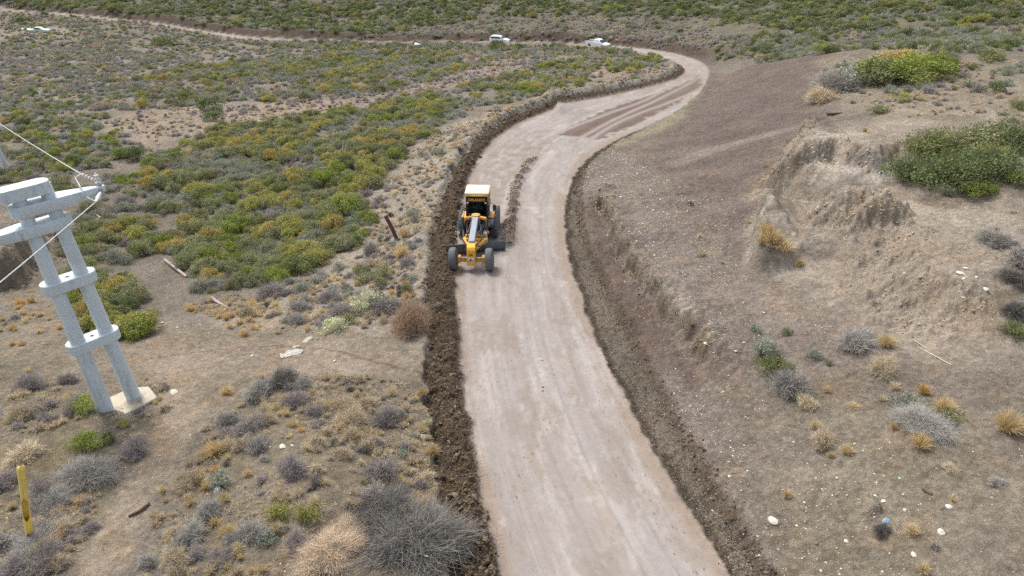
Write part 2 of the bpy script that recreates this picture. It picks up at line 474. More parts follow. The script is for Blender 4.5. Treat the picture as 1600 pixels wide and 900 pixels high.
# thin trodden lines
for pts, wd, c in [([(1060,255),(1110,235),(1180,215),(1240,200)], .9, (158,144,136)), ([(1400,172),(1480,178),(1530,172),(1570,188)], .7, (182,168,150)),
                   ([(890,330),(930,292),(1010,280)], .0, (150,136,120)), ([(230,562),(330,546),(440,540),(530,548),(620,575),(660,585)], .055, (112,100,86)),
                   ([(300,700),(420,600),(530,540),(640,505)], .0, (120,110,100))]:
    if wd <= 0: continue
    P = resample(region_xy(pts, False), .6, 2)
    j = np.where((fx > P[:, 0].min() - 3) & (fx < P[:, 0].max() + 3) & (fy > P[:, 1].min() - 3) & (fy < P[:, 1].max() + 3))[0]
    d, al, ln = line_dist(P, fx[j], fy[j])
    m = np.zeros(fx.size); m[j] = (1 - smooth(wd * .5, wd * 1.5, np.abs(d) + .3 * wd * fbm(fx[j], fy[j], 3, 6))) * .7
    lay(m, tone(*c))
# eroded faces, loose dark soil, and a painted shade line along the lip
lay(np.clip(face * 1.1, 0, 1) * .5, tone(170, 156, 138), .3)
lay(np.clip(face * 1.3, 0, 1) * .7 * ((fx > 8) & (fx < 15.5) & (fy > 29) & (fy < 46)), tone(190, 178, 162), .2)
lay(np.where(left_side, smooth(WD_L - .1, WD_L + .25, eL) * (1 - smooth(WD_L + .7, WD_L + 1.2, eL)), 0) * .9 * smooth(S_GR - 2, S_270, SC), tone(172, 166, 154), .2)
lay(np.clip(lip_shade, 0, 1) * .75 * np.clip(.6 + 1.2 * fbm(fx * .8, fy * .8, 3, 88), 0, 1), tone(96, 83, 73), .3)  # dark line painted along the lip step in place of its shade
DARKL = np.clip(bermL * 1.3, 0, 1)
lay(DARKL, tone(96, 82, 68), .55)
lay(np.clip(ditchR * 1.25, 0, 1), tone(124, 114, 101), .9)
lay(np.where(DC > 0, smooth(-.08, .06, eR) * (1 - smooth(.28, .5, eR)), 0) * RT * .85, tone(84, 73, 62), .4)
lay(np.where(DC > 0, smooth(WD_R - .25, WD_R - .05, eR) * (1 - smooth(WD_R + .1, WD_R + .4, eR)), 0) * RT * .6, tone(100, 87, 75), .4)
lay(np.where(right_side, smooth(S_TOP + 2, S_TOP + 20, SC) * smooth(-.2, .6, eR) * (1 - smooth(2.2, 4.5, eR)), 0) * .85, tone(96, 82, 72), .2)
# the road itself
RD = 1 - smooth(-0.25, 0.12, np.maximum(eL, eR))
RD = np.where(np.abs(DC) < 12, RD, 0)
lay(RD, tone(187, 178, 171), .15)
edge_band = RD * np.maximum(smooth(-.8, -.1, eL), smooth(-1.1, -.15, eR) * RT) * .75
lay(edge_band, tone(170, 148, 126), .3)
# freshly spread reddish soil with paler wheel tracks through the bend
fresh = region_mask([(868,212),(905,190),(985,158),(1060,135),(1092,118),(1098,132),(1060,160),(1000,192),(935,219),(900,213)], .35, .5) * RD
trk = np.zeros(fx.size)
for off in (-2.7, -1.0, .9, 2.4):
    trk = np.maximum(trk, np.exp(-((DC - off + .5 * np.sin(SC * .12 + off)) / .3) ** 2))
lay(np.clip(fresh * (1 - .85 * trk), 0, 1) * .95, tone(124, 103, 91), .3)
lay(RD * smooth(S_BEND + 10, S_TOP - 6, SC) * (1 - smooth(S_TOP - 3, S_TOP + 3, SC)) * .35, tone(160, 142, 124))
lay(RD * smooth(S_TOP, S_TOP + 6, SC) * .8, tone(186, 172, 158), .05)
lay(RD * smooth(S_880 - 5, S_880 + 10, SC) * .8, tone(176, 164, 150), .05)
lay(np.clip(windrow * 1.3, 0, 1), tone(104, 90, 76), .5)
# worked strip behind the grader
work = region_mask([(722,400),(728,310),(765,240),(830,200),(870,215),(800,300),(790,390)], .5, .6) * RD
lay(work * .55 * np.clip(.5 + 1.2 * fbm(fx * 1.2, fy * .8, 3, 77), 0, 1), tone(150, 130, 112), .4)

# drifts of tone that the soil itself has, and the streaks and scuffs of the driving surface
nearv = np.where((fy > 8) & (fy < 260) & (np.abs(fx) < 190))[0]
_x, _y, _rd = fx[nearv], fy[nearv], RD[nearv]
_v = 1 + (.16 * fbm(_x * .3, _y * .3, 4, 201) + .13 * fbm(_x * 1.4, _y * 1.4, 3, 202)) * (1 - .75 * _rd)
_c = soil[nearv] * _v[:, None]
_h = (smooth(.0, .7, fbm(_x * .5, _y * .5, 4, 203)) * .5 * (1 - .6 * _rd))[:, None]
_c = _c * (1 - _h) + _c * np.array([1.10, .98, .84])[None] * _h
_s, _d = SC[nearv], DC[nearv]
_rd = _rd * (1 - .85 * fresh[nearv])
def over(c, m, col):
    return c * (1 - m[:, None]) + np.asarray(col)[None] * m[:, None]
_c = over(_c, _rd * smooth(-.2, .6, fbm(_s * .07, _d * 1.3, 4, 204)) * .30, tone(176, 160, 147))
_c = over(_c, _rd * smooth(.12, .5, fbm(_s * .11, _d * .9, 5, 205, .6)) * .5, tone(208, 199, 192))
_c = over(_c, _rd * smooth(.3, .7, fbm(_s * .35, _d * 1.1, 5, 206, .6)) * .35, tone(166, 146, 122))
_c = over(_c, _rd * smooth(.5, .95, fbm(_s * .5 + 9, _d * .9, 5, 207, .65)) * .5, tone(218, 209, 201))
for _off, _w, _a in ((-2.5, .2, .45), (-1.9, .14, .35), (-.75, .2, .35), (-.1, .12, .3), (1.15, .2, .45), (1.75, .14, .35), (2.6, .16, .35)):
    _line = np.exp(-((_d - _off + .35 * np.sin(_s * .045 + _off * 2) + .08 * fbm(_s * .3, _d * 0 + _off, 3, 230)) / _w) ** 2)
    _c = over(_c, _rd * _line * _a * np.clip(.6 + .9 * fbm(_s * .12, _d * .3 + _off, 3, 231), 0, 1), tone(164, 152, 144))
_c = over(_c, _rd * smooth(.1, .6, fbm(_s * .03, _d * 4.0, 4, 232, .6)) * .5, tone(168, 156, 147))
_c = over(_c, _rd * smooth(.25, .7, fbm(_s * .25 + 4, _d * .6, 5, 233, .65)) * .4, tone(158, 143, 128))
soil[nearv] = _c

tracks = RD * np.exp(-((DL + .32) / .13) ** 2) * .55
tracks += RT * np.exp(-((DR - .55) / .3) ** 2) * .9
tracks = np.clip(tracks, 0, 1) * (1 - smooth(S_270, S_BEND, SC))

# ------------------------------------------------------------------ materials
class NT:
    """short hand for building node trees"""
    def __init__(s, name, rough=0.9, spec=0.2):
        s.m = bpy.data.materials.new(name); s.m.use_nodes = True
        s.t = s.m.node_tree; s.b = s.t.nodes['Principled BSDF']
        s.b.inputs['Roughness'].default_value = rough
        s.b.inputs['Specular IOR Level'].default_value = spec
    def n(s, typ, _out=0, **kw):
        nd = s.t.nodes.new(typ)
        ins = kw.pop('ins', {})
        for k, v in kw.items(): setattr(nd, k, v)
        for k, v in ins.items():
            if hasattr(v, 'is_linked') or hasattr(v, 'links'): s.t.links.new(v, nd.inputs[k])
            else: nd.inputs[k].default_value = v
        return nd.outputs[_out]
    def attr(s, name, typ='GEOMETRY', out='Fac'):
        nd = s.t.nodes.new('ShaderNodeAttribute'); nd.attribute_name = name; nd.attribute_type = typ
        return nd.outputs[out]
    def math(s, op, a, b=0.0, clamp=False):
        return s.n('ShaderNodeMath', operation=op, use_clamp=clamp, ins={0: a, 1: b})
    def mix(s, fac, a, b, blend='MIX'):
        nd = s.t.nodes.new('ShaderNodeMix'); nd.data_type = 'RGBA'; nd.blend_type = blend
        for k, v in ((0, fac), (6, a), (7, b)):
            if hasattr(v, 'links'): s.t.links.new(v, nd.inputs[k])
            else: nd.inputs[k].default_value = v if k == 0 else (tuple(v) + (1.0,) if len(v) == 3 else v)
        return nd.outputs[2]
    def noise(s, vec, scale, detail=3, rough=.55, out=0):
        nd = s.t.nodes.new('ShaderNodeTexNoise'); s.t.links.new(vec, nd.inputs['Vector'])
        nd.inputs['Scale'].default_value = scale; nd.inputs['Detail'].default_value = detail; nd.inputs['Roughness'].default_value = rough
        return nd.outputs[out]
    def ramp(s, fac, lo, hi, a=0.0, b=1.0):
        nd = s.t.nodes.new('ShaderNodeMapRange'); s.t.links.new(fac, nd.inputs[0])
        for i, v in zip((1, 2, 3, 4), (lo, hi, a, b)): nd.inputs[i].default_value = v
        return nd.outputs[0]
    def scalevec(s, vec, sc):
        return s.n('ShaderNodeVectorMath', operation='MULTIPLY', ins={0: vec, 1: sc})
    def color(s, c): s.t.links.new(c, s.b.inputs['Base Color'])
    def bump(s, h, dist, strength=1.0):
        nd = s.t.nodes.new('ShaderNodeBump'); s.t.links.new(h, nd.inputs['Height'])
        nd.inputs['Distance'].default_value = dist; nd.inputs['Strength'].default_value = strength
        s.t.links.new(nd.outputs[0], s.b.inputs['Normal'])

def ground_material():
    g = NT('soil', .95, .1)
    pos = g.n('ShaderNodeNewGeometry')
    col = g.attr('soil', out='Color')
    peb = g.attr('pebble'); rd = g.attr('road_mask'); trk = g.attr('tracks')
    ruv = g.attr('road_uv', out='Vector')
    n2 = g.noise(pos, 3.6, 4, .68); n3 = g.noise(pos, 24., 2, .6)
    v = g.math('ADD', g.ramp(n2, .3, .7, -.26, .26), g.ramp(n3, .3, .7, -.22, .22))
    soft = g.math('SUBTRACT', 1.0, g.math('MULTIPLY', rd, .75))
    v = g.math('ADD', g.math('MULTIPLY', v, soft), 1.0)
    vv = g.n('ShaderNodeCombineColor', ins={0: v, 1: v, 2: v})
    c = g.mix(1.0, col, vv, 'MULTIPLY')
    vc = g.t.nodes.new('ShaderNodeTexVoronoi'); vc.inputs['Scale'].default_value = 6.5; vc.feature = 'F1'
    g.t.links.new(g.n('ShaderNodeVectorMath', operation='ADD', ins={0: pos, 1: g.scalevec(g.noise(pos, 9., 2, .6, 1), (.12, .12, .12))}), vc.inputs['Vector'])
    cr = g.n('ShaderNodeSeparateColor', ins={0: vc.outputs['Color']})
    crv = g.math('ADD', 1.0, g.math('MULTIPLY', g.ramp(cr, 0, 1, -.17, .17), g.math('MULTIPLY', soft, g.ramp(peb, 0, .7, .45, 1))))
    c = g.mix(1.0, c, g.n('ShaderNodeCombineColor', ins={0: crv, 1: crv, 2: crv}), 'MULTIPLY')
    # little stones: pale and dark specks
    for sc, lo, colr, amt in ((7., .13, tuple(tone(186, 176, 164)), .8), (12., .16, tuple(tone(84, 78, 74)), .8)):
        vor = g.t.nodes.new('ShaderNodeTexVoronoi'); vor.inputs['Scale'].default_value = sc
        g.t.links.new(g.n('ShaderNodeVectorMath', operation='ADD', ins={0: pos, 1: (sc, sc * 2, sc * .7)}), vor.inputs['Vector'])
        sep = g.n('ShaderNodeSeparateColor', ins={0: vor.outputs['Color']})
        dot = g.math('MULTIPLY', g.ramp(vor.outputs['Distance'], lo, lo * 1.6, 1, 0), g.ramp(sep, .55, .8, 0, 1))
        c = g.mix(g.math('MULTIPLY', g.math('MULTIPLY', dot, peb), amt, True), c, colr)
    # fine cracks of the driving surface
    ck = g.noise(g.scalevec(ruv, (2.6, 8., 2)), 1.0, 3, .7)
    ckm = g.noise(g.scalevec(ruv, (.3, .6, 5)), 1.0, 2, .5)
    crack = g.math('MULTIPLY', g.ramp(ck, .61, .66, 0, 1), g.ramp(ckm, .46, .60, .05, 1))
    c = g.mix(g.math('MULTIPLY', g.math('MULTIPLY', rd, crack), .75), c, tuple(tone(112, 99, 90)))
    # tyre lugs pressed into the edges
    sx = g.n('ShaderNodeSeparateXYZ', ins={0: ruv})
    wob = g.noise(g.scalevec(ruv, (.6, .6, 1)), 1.0, 3, .6)
    lug = g.math('SINE', g.math('MULTIPLY', g.math('ADD', sx, g.math('MULTIPLY', wob, .7)), 38.))
    lugm = g.math('MULTIPLY', g.math('MULTIPLY', g.ramp(lug, .3, .85, 0, 1), trk), g.ramp(wob, .42, .6, .0, 1))
    c = g.mix(g.math('MULTIPLY', lugm, .4), c, tuple(tone(112, 95, 80)))
    g.color(c)
    h = g.math('ADD', g.math('MULTIPLY', n2, 1.2), g.math('MULTIPLY', n3, .55))
    h = g.math('MULTIPLY', h, g.ramp(rd, 0, 1, 1, .12))
    h = g.math('SUBTRACT', h, g.math('MULTIPLY', lugm, .25))
    g.bump(h, .09, .9)
    return g.m
M_SOIL = ground_material()

# ------------------------------------------------------------------ ground and road meshes
def np_mesh(name, V, F, smooth_shade=False):
    """V (n,3), F (m,k) -> mesh"""
    me = bpy.data.meshes.new(name)
    V = np.asarray(V, np.float32); F = np.asarray(F, np.int32)
    k = F.shape[1]
    me.vertices.add(len(V)); me.vertices.foreach_set('co', V.ravel())
    me.loops.add(F.size); me.loops.foreach_set('vertex_index', F.ravel())
    me.polygons.add(len(F))
    me.polygons.foreach_set('loop_start', np.arange(0, F.size, k, dtype=np.int32))
    if smooth_shade: me.polygons.foreach_set('use_smooth', np.ones(len(F), bool))
    me.update(calc_edges=True)
    return me

def set_attr(me, name, typ, data):
    a = me.attributes.new(name, typ, 'POINT')
    key = {'FLOAT': 'value', 'INT': 'value', 'FLOAT_VECTOR': 'vector', 'FLOAT_COLOR': 'color'}[typ]
    a.data.foreach_set(key, np.ascontiguousarray(data, np.int32 if typ == 'INT' else np.float32).ravel())

def tag(o, label=None, cat=None, group=None, kind=None):
    if label: o['label'] = label
    if cat: o['category'] = cat
    if group: o['group'] = group
    if kind: o['kind'] = kind
    return o

_ii = np.arange(NR * NC).reshape(NR, NC)
QUADS = np.stack([_ii[:-1, :-1], _ii[:-1, 1:], _ii[1:, 1:], _ii[1:, :-1]], -1).reshape(-1, 4)
GV = np.c_[fx, fy, z]
road_v = (RD > 0.5)
road_f = road_v[QUADS].sum(1) >= 3
def sheet(name, mask, label, kind='structure'):
    Q = QUADS[mask]
    used = np.unique(Q)
    remap = np.full(NR * NC, -1); remap[used] = np.arange(used.size)
    me = np_mesh(name, GV[used], remap[Q], True)
    set_attr(me, 'soil', 'FLOAT_COLOR', np.c_[np.clip(soil[used], 0, 1), np.ones(used.size)])
    set_attr(me, 'pebble', 'FLOAT', pebble[used]); set_attr(me, 'road_mask', 'FLOAT', RD[used]); set_attr(me, 'tracks', 'FLOAT', tracks[used])
    set_attr(me, 'road_uv', 'FLOAT_VECTOR', np.c_[SC[used], DC[used], np.zeros(used.size)])
    me.materials.append(M_SOIL)
    o = bpy.data.objects.new(name, me); COL.objects.link(o)
    return tag(o, label, kind=kind)
berm_f = (DARKL[QUADS].mean(1) > .5) & ~road_f
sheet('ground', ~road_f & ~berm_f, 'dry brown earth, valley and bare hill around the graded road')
sheet('road', road_f, 'pale graded dirt road winding downhill into a bend')
sheet('soil_berm', berm_f, 'ridge of dark freshly turned soil along the left edge of the road')
# ------------------------------------------------------------------ plants
def leaf_material(name, tr=.25, sat=1.0):
    g = NT(name, .75, .15)
    tint = g.attr('tint', 'INSTANCER', 'Color')
    lv = g.attr('lv')
    c = g.mix(g.ramp(lv, 0, 1, 0, 1), g.mix(1.0, tint, (.72, .75, .78), 'MULTIPLY'), g.mix(1.0, tint, (1.3, 1.25, 1.04), 'MULTIPLY'))
    g.color(c)
    if tr:
        ts = g.t.nodes.new('ShaderNodeBsdfTranslucent'); g.t.links.new(c, ts.inputs[0])
        mx = g.t.nodes.new('ShaderNodeMixShader'); mx.inputs[0].default_value = tr
        g.t.links.new(g.b.outputs[0], mx.inputs[1]); g.t.links.new(ts.outputs[0], mx.inputs[2])
        g.t.links.new(mx.outputs[0], g.t.nodes['Material Output'].inputs[0])
    return g.m
M_LEAF = leaf_material('foliage'); M_TWIG = leaf_material('twigs', .0); M_GRASS = leaf_material('dry_grass', .3)
M_ROCK = leaf_material('stone', .0)

def unit(v):
    return v / np.maximum(np.linalg.norm(v, axis=-1, keepdims=True), 1e-9)

def quads_from(c, t, b, lv):
    """c centres, t half length vector, b half width vector -> leaf quads (pointed a little)"""
    V = np.stack([c - t, c + b * 1.0 - t * .1, c + t, c - b * 1.0 - t * .1], 1).reshape(-1, 3)
    F = np.arange(len(V)).reshape(-1, 4)
    return V, F, np.repeat(lv, 4)

def leafy(seed, nclump, nleaf, leaf, hgt=.55, spread=.36, flat=0.6):
    """domed shrub 1 wide: many leaf clumps on a rounded, uneven dome"""
    r = np.random.default_rng(seed)
    a = r.uniform(0, 2 * math.pi, nclump); q = np.sqrt(r.uniform(0, 1, nclump)) * spread
    lob = 1 + .28 * np.sin(a * 2 + r.uniform(0, 6)) + .18 * np.sin(a * 3 + r.uniform(0, 6))
    cx, cy = q * np.cos(a) * lob, q * np.sin(a) * lob
    rad = r.uniform(.075, .17, nclump)
    cz = np.maximum(.05, (hgt - .14) * np.sqrt(np.maximum(0, 1 - (q / spread / 1.12) ** 2)) * r.uniform(.72, 1.08, nclump))
    k = r.integers(0, nclump, nleaf)
    d = unit(r.normal(size=(nleaf, 3)) * [1, 1, flat] + [0, 0, .35])
    rr = rad[k] * (.55 + .5 * r.uniform(0, 1, nleaf) ** .5)
    P = np.c_[cx[k], cy[k], cz[k]] + d * rr[:, None]
    P[:, 2] = np.maximum(P[:, 2], .01)
    nrm = unit(d + .55 * r.normal(size=(nleaf, 3)))
    t = unit(np.cross(nrm, r.normal(size=(nleaf, 3)))); b = np.cross(nrm, t)
    s = leaf * r.uniform(.6, 1.3, nleaf)
    clv = r.uniform(.1, .9, nclump)
    lv = np.clip(clv[k] + r.normal(0, .16, nleaf), 0, 1)
    return quads_from(P, t * s[:, None], b * (s * .55)[:, None], lv)

def stems(seed, n, hgt=.4, w=.012, spread=.35):
    r = np.random.default_rng(seed + 900)
    a = r.uniform(0, 2 * math.pi, n)
    tip = np.c_[np.cos(a) * spread * r.uniform(.3, 1, n), np.sin(a) * spread * r.uniform(.3, 1, n), hgt * r.uniform(.6, 1, n)]
    root = tip * [.15, .15, 0] - [0, 0, .04]
    side = unit(np.cross(tip - root, r.normal(size=(n, 3)))) * w
    V = np.stack([root - side, root + side, tip + side * .4, tip - side * .4], 1).reshape(-1, 3)
    return V, np.arange(len(V)).reshape(-1, 4), np.repeat(r.uniform(0, .4, n), 4)

def twiggy(seed, n, hgt=.5, w=.006, curl=.25, fork=2, spread=.5, base=.25):
    """brushy leafless shrub: arching twigs, each with side twigs"""
    r = np.random.default_rng(seed)
    a = r.uniform(0, 2 * math.pi, n)
    el = np.arcsin(r.uniform(.08, 1, n))
    ln = r.uniform(.55, 1.0, n)
    lob = 1 + .2 * np.sin(a * 2 + r.uniform(0, 6)) + .16 * np.sin(a * 5 + r.uniform(0, 6))
    d = np.c_[np.cos(a) * np.cos(el) * spread, np.sin(a) * np.cos(el) * spread, np.sin(el) * hgt] * (ln * lob)[:, None]
    root = np.c_[d[:, :2] * base * r.uniform(0, 1.2, (n, 1)), np.full(n, -.02)]
    j = r.normal(0, 1, (n, 3)) * (curl * .18)
    mid = root + (d - root) * .55 + j + [0, 0, .06]
    Vs, lvs = [], []
    def strip(p, q, w0, w1, lv):
        side = unit(np.cross(q - p, r.normal(size=p.shape)))
        Vs.append(np.stack([p - side * w0, p + side * w0, q + side * w1, q - side * w1], 1).reshape(-1, 3)); lvs.append(np.repeat(lv, 4))
    lv = np.clip(r.normal(.5, .25, n), 0, 1)
    strip(root, mid, w * 1.3, w, lv * .7); strip(mid, d, w, w * .4, lv)
    for f in range(fork):
        p = mid + (d - mid) * r.uniform(.0, .8, (n, 1))
        q = p + (d - root) * r.uniform(.12, .3, (n, 1)) + r.normal(0, 1, (n, 3)) * .075
        q[:, 2] = np.maximum(q[:, 2], .0)
        strip(p, q, w * .7, w * .3, np.clip(lv + r.normal(0, .15, n), 0, 1))
    V = np.concatenate(Vs)
    return V, np.arange(len(V)).reshape(-1, 4), np.concatenate(lvs)

def tuft(seed, n, hgt=.7, w=.012, droop=.5, spread=.5):
    """grass tussock"""
    r = np.random.default_rng(seed)
    a = r.uniform(0, 2 * math.pi, n); s = r.uniform(.15, 1, n) ** .8
    root = np.c_[np.cos(a), np.sin(a), np.zeros(n)] * (.14 * s)[:, None]; root[:, 2] = -.02
    tip = np.c_[np.cos(a) * spread * s, np.sin(a) * spread * s, hgt * (1 - droop * s ** 2) * r.uniform(.6, 1.1, n)] + r.normal(0, .05, (n, 3))
    mid = root * .5 + tip * .5 + np.c_[np.zeros((n, 2)), .14 * hgt * np.ones(n)]
    side = unit(np.cross(tip - root, r.normal(size=(n, 3)))) * w
    lv = np.clip(r.normal(.5, .28, n), 0, 1)
    V = np.stack([root - side, root + side, mid + side * .8, mid - side * .8, mid - side * .8, mid + side * .8, tip + side * .15, tip - side * .15], 1).reshape(-1, 3)
    return V, np.arange(len(V)).reshape(-1, 4), np.repeat(lv, 8)

def merge(*ms):
    V, F, L, o = [], [], [], 0
    for v, f, l in ms:
        V.append(v); F.append(f + o); L.append(l); o += len(v)
    return np.concatenate(V), np.concatenate(F), np.concatenate(L)

def plant_mesh(name, parts, mat):
    V, F, L = parts
    me = np_mesh(name, V, F); set_attr(me, 'lv', 'FLOAT', L); me.materials.append(mat)
    return me

def rock_mesh(name, seed, sub=2, rough=.25, flat=.65):
    bm = bmesh.new(); bmesh.ops.create_icosphere(bm, subdivisions=sub, radius=.5)
    r = np.random.default_rng(seed)
    ax = r.uniform(.7, 1.25, 3) * [1, 1, flat]
    cut = unit(r.normal(size=(7, 3))); cd = r.uniform(.28, .45, 7)
    for v in bm.verts:
        p = np.array(v.co)
        for c, dd in zip(cut, cd):
            ov = p @ c - dd
            if ov > 0: p = p - c * ov * .85
        v.co = p * ax * (1 + rough * .3 * r.normal())
    me = bpy.data.meshes.new(name); bm.to_mesh(me); bm.free()
    set_attr(me, 'lv', 'FLOAT', np.clip(r.normal(.5, .12, len(me.vertices)), 0, 1)); me.materials.append(M_ROCK)
    return me

VAR = {
 'green': [plant_mesh('green_shrub', leafy(100 + i, 34, 1700, .024, .55), M_LEAF) for i in range(6)],
 'green_hi': [plant_mesh('green_shrub', leafy(130 + i, 48, 4200, .019, .55, .37), M_LEAF) for i in range(4)],
 'sage': [plant_mesh('sage_shrub', merge(leafy(200 + i, 22, 620, .026, .5), twiggy(220 + i, 130, .5, .006)), M_LEAF) for i in range(5)],
 'grey': [plant_mesh('grey_shrub', twiggy(300 + i, 330, .5, .0075), M_TWIG) for i in range(6)],
 'grey_hi': [plant_mesh('grey_shrub', twiggy(330 + i, 1100, .52, .0042, .3, 3), M_TWIG) for i in range(4)],
 'grass': [plant_mesh('grass_tussock', tuft(400 + i, 150, .6, .012), M_GRASS) for i in range(5)],
 'grass_hi': [plant_mesh('grass_tussock', tuft(430 + i, 420, .62, .007, .6), M_GRASS) for i in range(3)],
 'stone': [rock_mesh('stone', 500 + i) for i in range(7)],
 'clod': [rock_mesh('clod', 520 + i, 2, .6, .8) for i in range(6)],
}
def T(*c): return s2l(*c) * .95
TINT = {
 'bright green': T(138, 150, 64), 'deep green': T(112, 124, 80), 'olive green': T(144, 146, 106), 'yellow-green': T(164, 162, 84),
 'mustard': T(178, 160, 88), 'sage grey-green': T(152, 156, 140), 'blue-green': T(152, 160, 146), 'grey': T(178, 174, 172), 'purple-grey': T(172, 163, 164),
 'pale tan': T(214, 198, 176), 'straw': T(216, 198, 164), 'golden': T(212, 190, 150), 'orange': T(214, 182, 132), 'pale cream-green': T(204, 204, 170),
 'pinkish brown': T(190, 164, 146), 'pinkish tan': T(212, 192, 172), 'dark grey': T(128, 124, 122), 'fawn': T(208, 193, 172), 'moss green': T(124, 130, 80),
}
for _k in list(TINT):                                  # dusty, sun-dulled foliage
    if 'green' in _k or _k == 'mustard': TINT[_k] = (TINT[_k] * .85 + TINT[_k].mean() * .15) * 1.1
# ---- where plants grow: patches on the ground, plants per square metre of each sort
# sort: (variant set, tints with weights, smallest, largest width)
SORT = {
 'Gy': ('green', [('yellow-green', 2.6), ('mustard', 1.1), ('olive green', 3.6), ('moss green', 1.2), ('bright green', .7)], 1.0, 2.5),
 'Gg': ('green', [('bright green', 3), ('deep green', 1.5), ('yellow-green', 2), ('moss green', 1)], .8, 1.7),
 'Gd': ('green', [('deep green', 3), ('olive green', 2.5), ('moss green', 2.5), ('yellow-green', .8)], 1.3, 2.9),
 'S': ('sage', [('sage grey-green', 3), ('olive green', 1.8), ('blue-green', .12)], .7, 1.8),
 'Sd': ('sage', [('sage grey-green', 3), ('moss green', 2), ('deep green', 1)], 1.2, 2.6),
 'T': ('grey', [('grey', 3), ('purple-grey', 2.5), ('fawn', 2)], .6, 1.4),
 't': ('grey', [('grey', 2), ('purple-grey', 3), ('fawn', 3), ('dark grey', .7)], .25, .75),
 'O': ('grass', [('golden', 3), ('straw', 3), ('orange', .5)], .28, .75),
 'o': ('grass', [('straw', 2), ('pale tan', 3), ('fawn', 2)], .28, .7),
}
